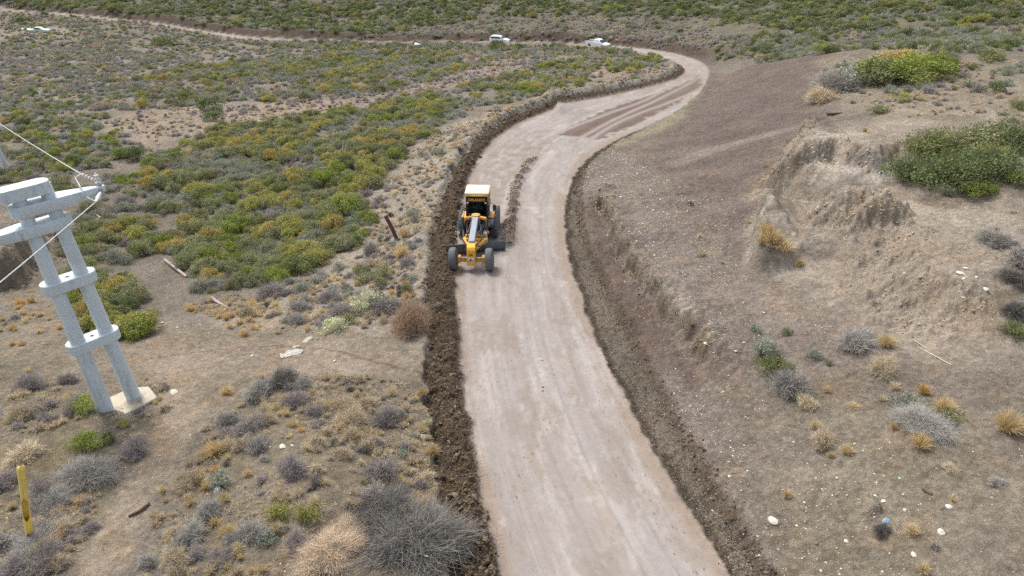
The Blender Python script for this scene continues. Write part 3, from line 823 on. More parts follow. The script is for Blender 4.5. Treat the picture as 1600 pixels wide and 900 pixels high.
PATCH = [
 # outline in the picture, {sort: density}, where (for labels)
 ([(228,252),(330,205),(560,172),(700,142),(760,125),(700,190),(640,225),(590,280),(560,330),(582,370),(520,402),(450,440),(330,458),(275,420),(300,340),(255,300)],
   {'Gy': 1.3, 'S': 1.6, 'T': 1.5}, 'the roadside thicket'),
 ([(440,380),(560,330),(582,370),(520,402),(450,440),(360,455)], {'Gg': 1.0}, "the thicket's lower edge"),
 ([(700,142),(840,105),(940,95),(1035,88),(1050,98),(930,125),(850,140),(760,165),(700,185)], {'Gy': .4, 'Gg': .3, 'S': .45, 'T': .5}, 'the crest inside the bend'),
 ([(95,430),(205,440),(250,490),(235,525),(190,535),(130,500),(80,470)], {'Gg': 1.9, 'Gy': .9, 'S': .6}, 'the clump behind the pole'),
 ([(90,340),(190,325),(265,370),(240,405),(110,425)], {'Gy': 1.1, 'T': 1.0, 'S': 1.1}, 'the gully behind the pole'),
 ([(0,170),(100,160),(205,225),(230,250),(140,262),(100,330),(0,330)], {'Gg': .5, 'Gy': .25, 'S': .9, 'T': .9}, 'the far-left valley floor'),
 ([(150,270),(260,270),(300,340),(240,350),(140,330)], {'S': 1.0, 'T': 1.1, 'Gg': .25}, 'the gully path verge'),
 ([(180,135),(270,108),(420,90),(560,78),(720,82),(740,108),(570,150),(350,160),(230,172)], {'Sd': .12, 'S': .7, 'T': 1.8, 'Gy': .36, 'Gg': .14}, 'the middle slope'),
 ([(0,70),(180,65),(250,100),(180,135),(230,172),(110,175),(0,165)], {'S': .45, 'T': 1.7, 'Gg': .13}, 'the upper-left flat'),
 ([(0,22),(180,42),(420,68),(700,78),(560,78),(420,90),(270,108),(130,62),(0,70)], {'S': .2, 'T': .5, 'Gg': .12}, 'the flat before the far road'),
 ([(700,78),(900,76),(1000,84),(930,95),(840,105),(720,105)], {'S': .34, 'T': .8, 'Gg': .16}, 'the slope before the cars'),
 ([(430,64),(640,70),(880,72),(990,80),(1000,88),(880,80),(640,79),(430,76)], {'T': 2.2, 't': 3.0, 'S': 1.0, 'Gg': .4, 'Sd': .15}, 'the lip before the far road'),
 ([(0,14),(180,32),(420,64),(420,74),(180,42),(0,24)], {'T': .4, 't': .8, 'S': .2, 'Gg': .08}, 'the lip at the top left'),
 ([(0,-30),(1600,-30),(1600,42),(1360,45),(1250,52),(1080,26),(880,22),(700,38),(560,56),(420,47),(200,22),(0,5)], {'Gd': .42, 'Sd': .34, 'T': .4, 'Gg': .08}, 'the far hillside'),
 ([(1000,-30),(1600,-30),(1600,30),(1380,45),(1250,50),(1060,20)], {'Gg': .4, 'Gd': .16}, 'the top-right green hillside'),
 ([(560,52),(700,38),(880,22),(1080,26),(1130,60),(1100,88),(1000,66),(880,60),(700,60)], {'T': .9, 't': 1.0, 'Sd': .07}, 'the dry slope above the road'),
 ([(1130,60),(1250,52),(1360,45),(1600,42),(1600,85),(1480,85),(1300,82),(1180,98),(1110,92)], {'T': .9, 'Sd': .25, 'S': .5, 'Gg': .08}, 'the scrub behind the hill'),
 ([(170,182),(320,166),(520,150),(560,170),(330,205),(230,240)], {'t': 1.8, 'T': .25}, 'the pale clearing'),
 ([(500,150),(640,112),(800,88),(840,100),(700,140),(600,165)], {'t': 1.5, 'T': .3}, 'the bare band above the thicket'),
 ([(590,300),(640,238),(730,188),(850,152),(1000,115),(1062,106),(1035,122),(860,165),(765,210),(705,280),(672,380),(640,390),(600,380)], {'t': 2.6, 'o': 2.8, 'O': .3, 'S': .16}, 'the pale roadside bank'),
 ([(440,452),(580,395),(660,395),(664,470),(600,500),(540,520),(440,500),(330,505),(300,470)], {'t': 4.0, 'T': .8, 'O': 1.1, 'o': 3.0, 'S': .4}, 'the bank below the post'),
 ([(570,300),(640,320),(650,400),(580,420),(545,410),(585,370)], {'t': 2.4, 'T': .5, 'O': .5, 'o': 1.2}, 'the bank around the post'),
 ([(300,470),(360,470),(470,500),(500,520),(420,525),(330,515)], {'O': 3.2}, 'the track edge'),
 ([(330,690),(420,592),(560,575),(670,620),(690,760),(560,800),(380,800),(270,800)], {'t': 1.7, 'o': 4.5, 'O': .4, 'S': .1, 'T': .25}, 'the near knoll'),
 ([(240,780),(380,600),(470,575),(480,610),(330,790),(270,880),(190,900)], {'t': 2.0, 'T': .9, 'o': 4.2, 'O': .5}, 'the knoll flank'),
 ([(200,900),(270,800),(430,800),(420,960),(180,960)], {'t': 3.4, 'o': 6, 'O': .8, 'T': .4}, 'the knoll foot'),
 ([(640,780),(690,760),(708,960),(660,960)], {'O': 1.4, 'o': 2.4, 't': .6}, 'the road-cut lip'),
 ([(0,560),(100,600),(120,660),(0,680)], {'t': 3.2, 'T': .9, 'o': 3.0}, 'the slope beside the pole'),
 ([(0,720),(140,740),(200,690),(110,900),(60,960),(-40,960)], {'T': 1.0, 't': 3.4, 'o': 4.5}, 'the yellow pipe hollow'),
 ([(0,470),(60,470),(110,530),(40,540),(0,520)], {'O': 2.4, 't': .6}, 'the flat behind the pole'),
 ([(220,590),(270,600),(250,640),(180,740),(140,740),(200,660)], {'t': 3.0, 'o': 2.4, 'O': 1.2}, 'the ground round the pole'),
 ([(1290,95),(1600,95),(1600,190),(1430,180),(1350,170)], {'t': .5, 'S': .2, 'T': .22, 'o': .5}, 'the bare hilltop'),
 ([(1530,330),(1600,330),(1600,520),(1560,500)], {'T': .6, 't': 1.0}, 'the eroded bank edge'),
 ([(1060,320),(1190,330),(1180,470),(1060,470)], {'o': .16}, 'the stony slope'),
 ([(1200,600),(1600,600),(1600,900),(1300,900)], {'o': .25, 't': .10}, 'the lower-right stony ground'),
]
XMIN = -190
def scatter_patches():
    rows = []
    for k, (pts, sorts, where) in enumerate(PATCH):
        P = region_xy(pts)
        lo, hi = P.min(0), P.max(0)
        area = (hi[0] - lo[0]) * (hi[1] - lo[1])
        for so, dens in sorts.items():
            n = RNG.poisson(area * dens)
            x = RNG.uniform(lo[0], hi[0], n); y = RNG.uniform(lo[1], hi[1], n)
            wob = 1.0 if hi[1] < 45 else 2.5
            inside = poly_sd(P, x + wob * fbm(x * .3, y * .3, 3, 300 + k), y + wob * fbm(x * .3, y * .3, 3, 310 + k)) < 0
            fr_ = .10 if so[0] in 'GS' else .16
            clump = fbm(x * fr_, y * fr_, 3, 320 + ord(so[0]) % 7)
            keep = inside & (RNG.uniform(0, 1, n) < np.clip(.68 + (1.9 if so[0] == 'G' else 1.3) * clump, .06, 1.0))
            x, y = x[keep], y[keep]
            vs, tints, a, b = SORT[so]
            names = [t[0] for t in tints]; w = np.array([t[1] for t in tints], float)
            tn = fbm(x * .22, y * .22, 3, 350 + k)                     # neighbours tend to share a colour
            order = np.clip(.5 + .75 * tn + RNG.normal(0, .16, x.size), 0, .999)
            ti = np.searchsorted(np.cumsum(w / w.sum()), order)
            size = a + (b - a) * RNG.beta(1.6, 2.2, x.size)
            for i in range(x.size):
                rows.append((vs, x[i], y[i], size[i], names[min(ti[i], len(names) - 1)], where))
    return rows
rows = scatter_patches()
vs = np.array([r[0] for r in rows]); px_ = np.array([r[1] for r in rows]); py_ = np.array([r[2] for r in rows])
sz = np.array([r[3] for r in rows]); tn = np.array([r[4] for r in rows]); wh = np.array([r[5] for r in rows])
# nothing grows on the road or in its ditches
d1, _, _ = line_dist(L_XY, px_, py_); d2, _, _ = line_dist(R_XY, px_, py_); d3, _, _ = line_dist(C_XY, px_, py_)
clear = np.where(np.maximum(-d1, d2) < np.where(py_ > 120, .35, np.where(sz > .8, 2.0, 1.5)) + .25 * sz, False, True) | (np.abs(d3) > 14)
PATHS = [region_xy(q) for q in ([(250,560),(330,560),(300,660),(235,770),(170,900),(150,960),(95,960),(150,840),(215,730),(262,640)], [(190,545),(420,532),(660,545),(665,590),(420,590),(240,590)])]
for _P in PATHS: clear &= (poly_sd(_P, px_, py_) > -.1) | (RNG.uniform(0, 1, px_.size) < .06)
vs, px_, py_, sz, tn, wh = [a[clear] for a in (vs, px_, py_, sz, tn, wh)]
pz_ = ground_h(px_, py_)
PP = np.c_[px_, py_, pz_]
qx, qy, qd = project(PP + np.c_[np.zeros((len(PP), 2)), sz * .25])
seen = (qx > 0) & (qx < 1600) & (qy > 0) & (qy < 900)
ii = np.where(seen)[0]
hitp = at_px(qx[ii], qy[ii]) if ii.size else np.zeros((0, 3))
occl = np.hypot(hitp[:, 0] - px_[ii], hitp[:, 1] - py_[ii]) < 2.5 + .04 * py_[ii]
seen[ii[~occl]] = False
big = sz * FPX / qd
_k = np.where((wh == 'the roadside thicket') & seen)[0]
_e = np.quantile(qy[_k], [.3, .62])
wh = wh.astype('U40')
for _i in np.where(wh == 'the roadside thicket')[0]: wh[_i] = ('the far thicket', 'the middle thicket', 'the near thicket')[int((qy[_i] > _e).sum())]
print('plants', len(PP), {k: int((vs == k).sum()) for k in set(vs)})

KIND = {'green': ('green_shrub', 'shrub'), 'sage': ('sage_shrub', 'shrub'), 'grey': ('dry_shrub', 'shrub'), 'grass': ('grass_tussock', 'grass')}
def size_word(kind, s):
    if kind == 'grass': return 'tiny' if s < .4 else ('small' if s < .65 else 'big')
    return 'small' if s < .7 else ('knee-high' if s < 1.2 else ('waist-high' if s < 1.9 else 'broad'))
def new_plant(mesh, name, x, y, s, tint, label, group, cat, rz=None, sink=.03, sy=1.0, sh=1.0):
    o = bpy.data.objects.new(name, mesh)
    o.location = (x, y, float(ground_h(x, y)) - sink * s)
    o.rotation_euler = (0, 0, RNG.uniform(0, 6.28) if rz is None else rz)
    o.scale = (s, s * sy, s * sh)
    c = TINT[tint] * RNG.uniform(.88, 1.12)
    o['tint'] = [float(c[0]), float(c[1]), float(c[2])]
    COL.objects.link(o)
    return tag(o, label, cat, group)
single = np.zeros(len(PP), bool)
PER_KIND = {'green': 300, 'sage': 220, 'grey': 290, 'grass': 290}
NOUN = {'green': 'leafy shrub', 'sage': 'half-bare shrub', 'grey': 'leafless shrub', 'grass': 'grass tussock'}
SPOT = [['in the upper left of', 'at the top of', 'in the upper right of'], ['at the left of', 'in the middle of', 'at the right of'],
        ['in the lower left of', 'at the bottom of', 'in the lower right of']]
spot_of = {}
for w_ in set(wh):                                   # where in its patch each plant stands
    j = np.where((wh == w_) & seen)[0]
    if j.size < 4: continue
    cx_, cy_ = np.quantile(qx[j], [.33, .67]), np.quantile(qy[j], [.33, .67])
    for i in j: spot_of[i] = SPOT[int((qy[i] > cy_).sum())][int((qx[i] > cx_).sum())]
for kind, lim in PER_KIND.items():
    j = np.where((vs == kind) & seen)[0]
    j = j[np.argsort(-big[j])][:lim]
    single[j] = True
    nm, cat = KIND[kind]
    for i in j:
        hi = kind + '_hi'
        m = VAR[hi] if hi in VAR and big[i] > 30 else VAR[kind]
        lab = f'{size_word(kind, sz[i])} {tn[i]} {NOUN[kind]} {spot_of.get(i, "on")} {wh[i]}'
        new_plant(m[int(RNG.integers(len(m)))], nm, px_[i], py_[i], sz[i], tn[i], lab, f'{NOUN[kind]}s of {wh[i]}', cat)

# ---- the uncountable rest: one object for each sort, made of instances
def scatter_tree(name, objs):
    ng = bpy.data.node_groups.new(name, 'GeometryNodeTree')
    ng.interface.new_socket('Geometry', in_out='INPUT', socket_type='NodeSocketGeometry')
    ng.interface.new_socket('Geometry', in_out='OUTPUT', socket_type='NodeSocketGeometry')
    gi = ng.nodes.new('NodeGroupInput'); go = ng.nodes.new('NodeGroupOutput')
    iop = ng.nodes.new('GeometryNodeInstanceOnPoints'); jn = ng.nodes.new('GeometryNodeJoinGeometry')
    for ob in reversed(objs):
        oi = ng.nodes.new('GeometryNodeObjectInfo'); oi.inputs[0].default_value = ob
        g2 = ng.nodes.new('GeometryNodeGeometryToInstance')
        ng.links.new(oi.outputs['Geometry'], g2.inputs[0]); ng.links.new(g2.outputs[0], jn.inputs[0])
    iop.inputs['Pick Instance'].default_value = True
    def na(nm, typ):
        n = ng.nodes.new('GeometryNodeInputNamedAttribute'); n.data_type = typ; n.inputs[0].default_value = nm
        return [o for o in n.outputs if o.enabled][0]
    ng.links.new(gi.outputs[0], iop.inputs['Points']); ng.links.new(jn.outputs[0], iop.inputs['Instance'])
    ng.links.new(na('var', 'INT'), iop.inputs['Instance Index']); ng.links.new(na('rot', 'FLOAT_VECTOR'), iop.inputs['Rotation'])
    ng.links.new(na('scl', 'FLOAT_VECTOR'), iop.inputs['Scale']); ng.links.new(iop.outputs[0], go.inputs[0])
    return ng
def scatter_object(name, meshes, P, rot, scl, tint, label, kind='stuff'):
    c = [bpy.data.objects.new(f'{name}_variant_{i:02d}', m) for i, m in enumerate(meshes)]
    me = bpy.data.meshes.new(name)
    me.vertices.add(len(P)); me.vertices.foreach_set('co', np.asarray(P, np.float32).ravel())
    set_attr(me, 'rot', 'FLOAT_VECTOR', rot); set_attr(me, 'scl', 'FLOAT_VECTOR', scl)
    set_attr(me, 'var', 'INT', RNG.integers(0, len(meshes), len(P))); set_attr(me, 'tint', 'FLOAT_COLOR', np.c_[tint, np.ones(len(P))])
    o = bpy.data.objects.new(name, me); COL.objects.link(o)
    md = o.modifiers.new('scatter', 'NODES'); md.node_group = scatter_tree(name, c)
    return tag(o, label, kind=kind)
for kind, nm, lab in (('green', 'green_scrub', 'mass of small far green shrubs covering the hillsides'), ('sage', 'sage_scrub', 'mass of far grey-green scrub between the shrubs'),
                      ('grey', 'dry_scrub', 'mass of small leafless grey scrub over the slopes'), ('grass', 'dry_grass', 'many small dry grass tufts on the banks')):
    j = np.where((vs == kind) & ~single)[0]
    n = j.size
    tc = np.array([TINT[t] for t in tn[j]]) * RNG.uniform(.85, 1.15, (n, 1))
    s = sz[j]
    scatter_object(nm, VAR[kind], PP[j] - np.c_[np.zeros((n, 2)), .03 * s], np.c_[RNG.normal(0, .08, (n, 2)), RNG.uniform(0, 6.28, n)],
                   np.c_[s, s * RNG.uniform(.8, 1.1, n), s * RNG.uniform(.75, 1.1, n)], tc, lab)
# ------------------------------------------------------------------ materials for built things
def paint(name, col, rough=.5, metal=0.0, dirt=.25, dirt_col=(150, 134, 116), scale=3.0, spec=.4):
    g = NT(name, rough, spec); g.b.inputs['Metallic'].default_value = metal
    tc = g.n('ShaderNodeTexCoord', 3)
    n = g.noise(tc, scale, 5, .65); n2 = g.noise(tc, scale * 7, 3, .6)
    c0 = tuple(np.asarray(s2l(*col)))
    c = g.mix(g.ramp(n2, .3, .7, 0, .45), c0, tuple(np.clip(np.asarray(c0) * .72, 0, 1)))
    c = g.mix(g.ramp(n, .42, .68, 0, dirt), c, tuple(tone(*dirt_col)))
    g.color(c); g.bump(n2, .004, .5)
    return g.m
def T_(col): return tuple(int(x) for x in col)
M_YEL = paint('grader_yellow', (226, 166, 60), .6, dirt=.6, dirt_col=(196, 176, 150))
M_YELROOF = paint('blown_out_yellow', (252, 238, 190), .6, dirt=.08)  # roof yellow paled to cream: its blown-out light is put into the colour
M_YELNOSE = paint('nose_yellow', (236, 174, 40), .5, dirt=.3, dirt_col=(200, 176, 140))
M_BEAM = paint('sky_tinted_grey', (150, 160, 172), .5, dirt=.25)  # grey paint with the sky's reflection put into its blue-grey tone
M_TYRE = paint('rubber', (92, 96, 100), .9, dirt=.7, dirt_col=(150, 146, 140), scale=5)
M_RIM = paint('wheel_rim', (168, 164, 152), .6, dirt=.5)
M_DARK = paint('dark_steel', (44, 46, 48), .6, dirt=.4, dirt_col=(110, 100, 90))
M_STEEL = paint('scoured_steel', (92, 100, 106), .4, .6, dirt=.3)
M_CHROME = paint('cylinder_rod', (190, 190, 188), .25, .8, dirt=.15)
M_GLASS = NT('dark_glass', .08, .6); M_GLASS.b.inputs['Base Color'].default_value = (.012, .022, .024, 1)
M_GLASS = M_GLASS.m
M_CABGLASS = NT('cab_glass', .05, .5); M_CABGLASS.b.inputs['Base Color'].default_value = (.55, .68, .68, 1)
M_CABGLASS.b.inputs['Transmission Weight'].default_value = 1.0; M_CABGLASS.b.inputs['IOR'].default_value = 1.1
M_CABGLASS = M_CABGLASS.m
M_ORANGE = paint('orange_letters', (255, 168, 60), .6, dirt=.0)
M_BLACK = paint('black_paint', (24, 24, 26), .5, dirt=.1)
M_WHITE = paint('white_paint', (232, 232, 230), .45, dirt=.12)
M_LAMP = paint('lamp_glass', (226, 222, 210), .2, dirt=.1)
M_AMBER = paint('amber_glass', (222, 110, 30), .3, dirt=.1)
M_SEAT = paint('seat_cloth', (52, 60, 72), .9, dirt=.1)
M_CONC0 = paint('concrete', (196, 206, 210), .85, dirt=.65, dirt_col=(168, 172, 172), scale=1.6)
def concrete():
    g = NT('cast_concrete', .9, .2)
    tc = g.n('ShaderNodeTexCoord', 3)
    st = g.noise(g.scalevec(tc, (3.2, 3.2, .35)), 1.0, 6, .7); bl = g.noise(tc, 1.3, 5, .7); fi = g.noise(tc, 26., 3, .6); ho = g.noise(tc, 14., 2, .5)
    c = g.mix(g.ramp(bl, .35, .65, 0, .6), tuple(s2l(216, 226, 230) * .95), tuple(s2l(196, 205, 208) * .95))
    c = g.mix(g.ramp(st, .54, .70, 0, .6), c, tuple(s2l(142, 146, 146)))
    c = g.mix(g.ramp(fi, .35, .7, 0, .2), c, tuple(s2l(182, 191, 196)))
    c = g.mix(g.ramp(ho, .74, .77, 0, .5), c, tuple(s2l(88, 90, 90)))
    g.color(c); g.bump(fi, .006, .7)
    return g.m
M_CONC = concrete()
M_PAD = paint('concrete_pad', (196, 186, 166), .9, dirt=.5, dirt_col=(160, 146, 126), scale=2)
M_WIRE = paint('aluminium_wire', (205, 210, 212), .5, .2, dirt=.05)
M_PORC = paint('insulator', (226, 228, 224), .3, dirt=.1)
M_RUST = paint('rusted_steel', (104, 76, 70), .9, dirt=.4, dirt_col=(120, 88, 74))
M_YPIPE = paint('yellow_plastic', (244, 212, 96), .5, dirt=.6, dirt_col=(246, 232, 186), scale=2)
M_WOOD = paint('weathered_wood', (98, 84, 72), .9, dirt=.4)
M_DEADWOOD = paint('bleached_wood', (196, 190, 178), .9, dirt=.3)
M_CARW = paint('car_white', (236, 240, 242), .3, dirt=.05)
M_CARB = paint('car_pale_green', (206, 220, 212), .5, dirt=.3)
M_PLASTER = paint('white_plaster', (226, 222, 212), .9, dirt=.3)
M_PIPEPINK = paint('old_fibre_pipe', (168, 154, 148), .8, dirt=.4)
M_BAG = paint('dark_blue_plastic', (44, 66, 84), .4, dirt=.15)
M_TEALBAG = paint('black_teal_plastic', (20, 44, 52), .4, dirt=.1)
M_RED = paint('red_print', (196, 60, 62), .5, dirt=.05)
M_LBLUE = paint('pale_blue_plastic', (176, 206, 222), .4, dirt=.05)

# ------------------------------------------------------------------ mesh building
class MB:
    def __init__(s): s.bm = bmesh.new()
    def _xf(s, vs, M):
        for v in vs: v.co = M @ v.co
    def box(s, c, d, rot=(0, 0, 0), bev=.02, taper=None):
        r = bmesh.ops.create_cube(s.bm, size=1.0); vs = r['verts']
        for v in vs:
            k = 1.0
            if taper and v.co.z > 0: v.co.x *= taper[0]; v.co.y *= taper[1]
            v.co = Vector((v.co.x * d[0], v.co.y * d[1], v.co.z * d[2]))
        if bev:
            es = list({e for v in vs for e in v.link_edges})
            nb = bmesh.ops.bevel(s.bm, geom=es, offset=min(bev, min(d) * .3), segments=1, affect='EDGES', profile=.6)
            vs = list({v for f in nb['faces'] for v in f.verts} | {v for v in vs if v.is_valid})
        s._xf(vs, Matrix.Translation(c) @ Euler(rot).to_matrix().to_4x4()); return s
    def bar(s, p, q, w, h=None, bev=.012):
        """rectangular bar from p to q"""
        p, q = Vector(p), Vector(q); d = q - p; h = h or w
        r = bmesh.ops.create_cube(s.bm, size=1.0); vs = r['verts']
        for v in vs: v.co = Vector((v.co.x * w, v.co.y * h, v.co.z * d.length))
        if bev:
            nb = bmesh.ops.bevel(s.bm, geom=list({e for v in vs for e in v.link_edges}), offset=min(bev, w * .3, h * .3), segments=1, affect='EDGES')
            vs = list({v for f in nb['faces'] for v in f.verts} | {v for v in vs if v.is_valid})
        s._xf(vs, Matrix.Translation((p + q) / 2) @ d.to_track_quat('Z', 'Y').to_matrix().to_4x4()); return s
    def tube(s, p, q, r0, r1=None, n=12, caps=True):
        p, q = Vector(p), Vector(q); d = q - p; r1 = r0 if r1 is None else r1
        r = bmesh.ops.create_cone(s.bm, cap_ends=caps, segments=n, radius1=r0, radius2=r1, depth=d.length)
        s._xf(r['verts'], Matrix.Translation((p + q) / 2) @ d.to_track_quat('Z', 'Y').to_matrix().to_4x4()); return s
    def path(s, pts, r, n=6):
        """tube along a polyline"""
        pts = [Vector(p) for p in pts]; rings = []
        for i, p in enumerate(pts):
            t = (pts[min(i + 1, len(pts) - 1)] - pts[max(i - 1, 0)]).normalized()
            qt = t.to_track_quat('Z', 'Y'); rr = r[i] if hasattr(r, '__len__') else r
            rings.append([s.bm.verts.new(p + qt @ Vector((rr * math.cos(a), rr * math.sin(a), 0))) for a in [2 * math.pi * k / n for k in range(n)]])
        for a, b in zip(rings, rings[1:]):
            for k in range(n): s.bm.faces.new((a[k], a[(k + 1) % n], b[(k + 1) % n], b[k]))
        s.bm.faces.new(rings[0][::-1]); s.bm.faces.new(rings[-1]); return s
    def lathe(s, prof, n=28, axis='X', c=(0, 0, 0)):
        """profile (radius, offset) turned about an axis through c"""
        rings = []
        for r, o in prof:
            ring = []
            for k in range(n):
                a = 2 * math.pi * k / n
                p = (o, r * math.cos(a), r * math.sin(a)) if axis == 'X' else (r * math.cos(a), r * math.sin(a), o)
                ring.append(s.bm.verts.new(Vector(p) + Vector(c)))
            rings.append(ring)
        for a, b in zip(rings, rings[1:]):
            for k in range(n): s.bm.faces.new((a[k], a[(k + 1) % n], b[(k + 1) % n], b[k]))
        if prof[0][0] > 1e-4: s.bm.faces.new(rings[0][::-1])
        if prof[-1][0] > 1e-4: s.bm.faces.new(rings[-1])
        return s
    def prism(s, outline, h, axis='Z', c=(0, 0, 0), bev=0):
        """outline in the plane across axis, extruded h each way (centred)"""
        def P(a, b, t): return {'Z': (a, b, t), 'X': (t, a, b), 'Y': (a, t, b)}[axis]
        lo = [s.bm.verts.new(Vector(P(a, b, -h / 2)) + Vector(c)) for a, b in outline]
        hi = [s.bm.verts.new(Vector(P(a, b, h / 2)) + Vector(c)) for a, b in outline]
        n = len(outline); fs = [s.bm.faces.new(lo[::-1]), s.bm.faces.new(hi)]
        for k in range(n): fs.append(s.bm.faces.new((lo[k], lo[(k + 1) % n], hi[(k + 1) % n], hi[k])))
        if bev: bmesh.ops.bevel(s.bm, geom=list({e for f in fs for e in f.edges}), offset=bev, segments=1, affect='EDGES')
        return s
    def build(s, name, mat, parent=None, smooth_angle=None):
        bmesh.ops.recalc_face_normals(s.bm, faces=s.bm.faces)
        me = bpy.data.meshes.new(name); s.bm.to_mesh(me); s.bm.free()
        me.materials.append(mat)
        if smooth_angle:
            for p in me.polygons: p.use_smooth = True
            try: me.set_sharp_from_angle(angle=math.radians(smooth_angle))
            except Exception: pass
        o = bpy.data.objects.new(name, me); COL.objects.link(o); o.parent = parent
        return o
def empty(name, loc, rot=(0, 0, 0)):
    o = bpy.data.objects.new(name, None); o.location = loc; o.rotation_euler = rot; o.empty_display_size = .3
    COL.objects.link(o); return o
def copy_part(o, parent, loc=None):
    c = o.copy(); COL.objects.link(c); c.parent = parent
    if loc is not None: c.location = loc
    for ch in list(o.children): copy_part(ch, c)
    return c
def lettering(name, text, size, mat, parent, loc, rot, depth=.008, align='CENTER'):
    cu = bpy.data.curves.new(name, 'FONT'); cu.body = text; cu.size = size; cu.extrude = depth; cu.align_x = align; cu.align_y = 'CENTER'
    cu.offset = size * .012
    tmp = bpy.data.objects.new(name, cu)
    me = bpy.data.meshes.new_from_object(tmp); me.name = name
    bpy.data.objects.remove(tmp); bpy.data.curves.remove(cu)
    me.materials.clear(); me.materials.append(mat)
    o = bpy.data.objects.new(name, me); COL.objects.link(o); o.parent = parent; o.location = loc; o.rotation_euler = rot
    return o

# ------------------------------------------------------------------ motor grader (front points along -Y, origin on the ground under the front axle)
def wheel(name, parent, loc, R=.68, W=.44, lugs=True, tilt=0.0, steer=0.0, mat=None):
    h = W / 2
    root = MB()
    root.lathe([(R * .56, -h * .92), (R * .80, -h), (R * .93, -h * .92), (R * .985, -h * .72), (R, -h * .3), (R, h * .3), (R * .985, h * .72), (R * .93, h * .92), (R * .80, h), (R * .56, h * .92)], 36)
    if lugs:
        for k in range(22):
            a = 2 * math.pi * k / 22
            for sd_ in (-1, 1):
                aa = a + (math.pi / 22 if sd_ > 0 else 0)
                root.box((sd_ * h * .5, math.cos(aa) * (R + .006), math.sin(aa) * (R + .006)), (h * .92, .085, .05), (aa - math.pi / 2, 0, sd_ * .35), .008)
    ty = root.build(name, M_TYRE, parent, 40)
    ty.location = loc; ty.rotation_euler = (0, tilt, steer)
    rim = MB().lathe([(R * .57, -h * .85), (R * .50, -h * .6), (R * .44, -h * .35), (.12, -h * .3), (.12, -h * .5), (.0, -h * .5)], 24)
    rim.lathe([(R * .57, h * .85), (R * .50, h * .6), (R * .44, h * .35), (.12, h * .3), (.12, h * .5), (.0, h * .5)], 24)
    rim.build('rim', M_RIM, ty, 40)
    return ty

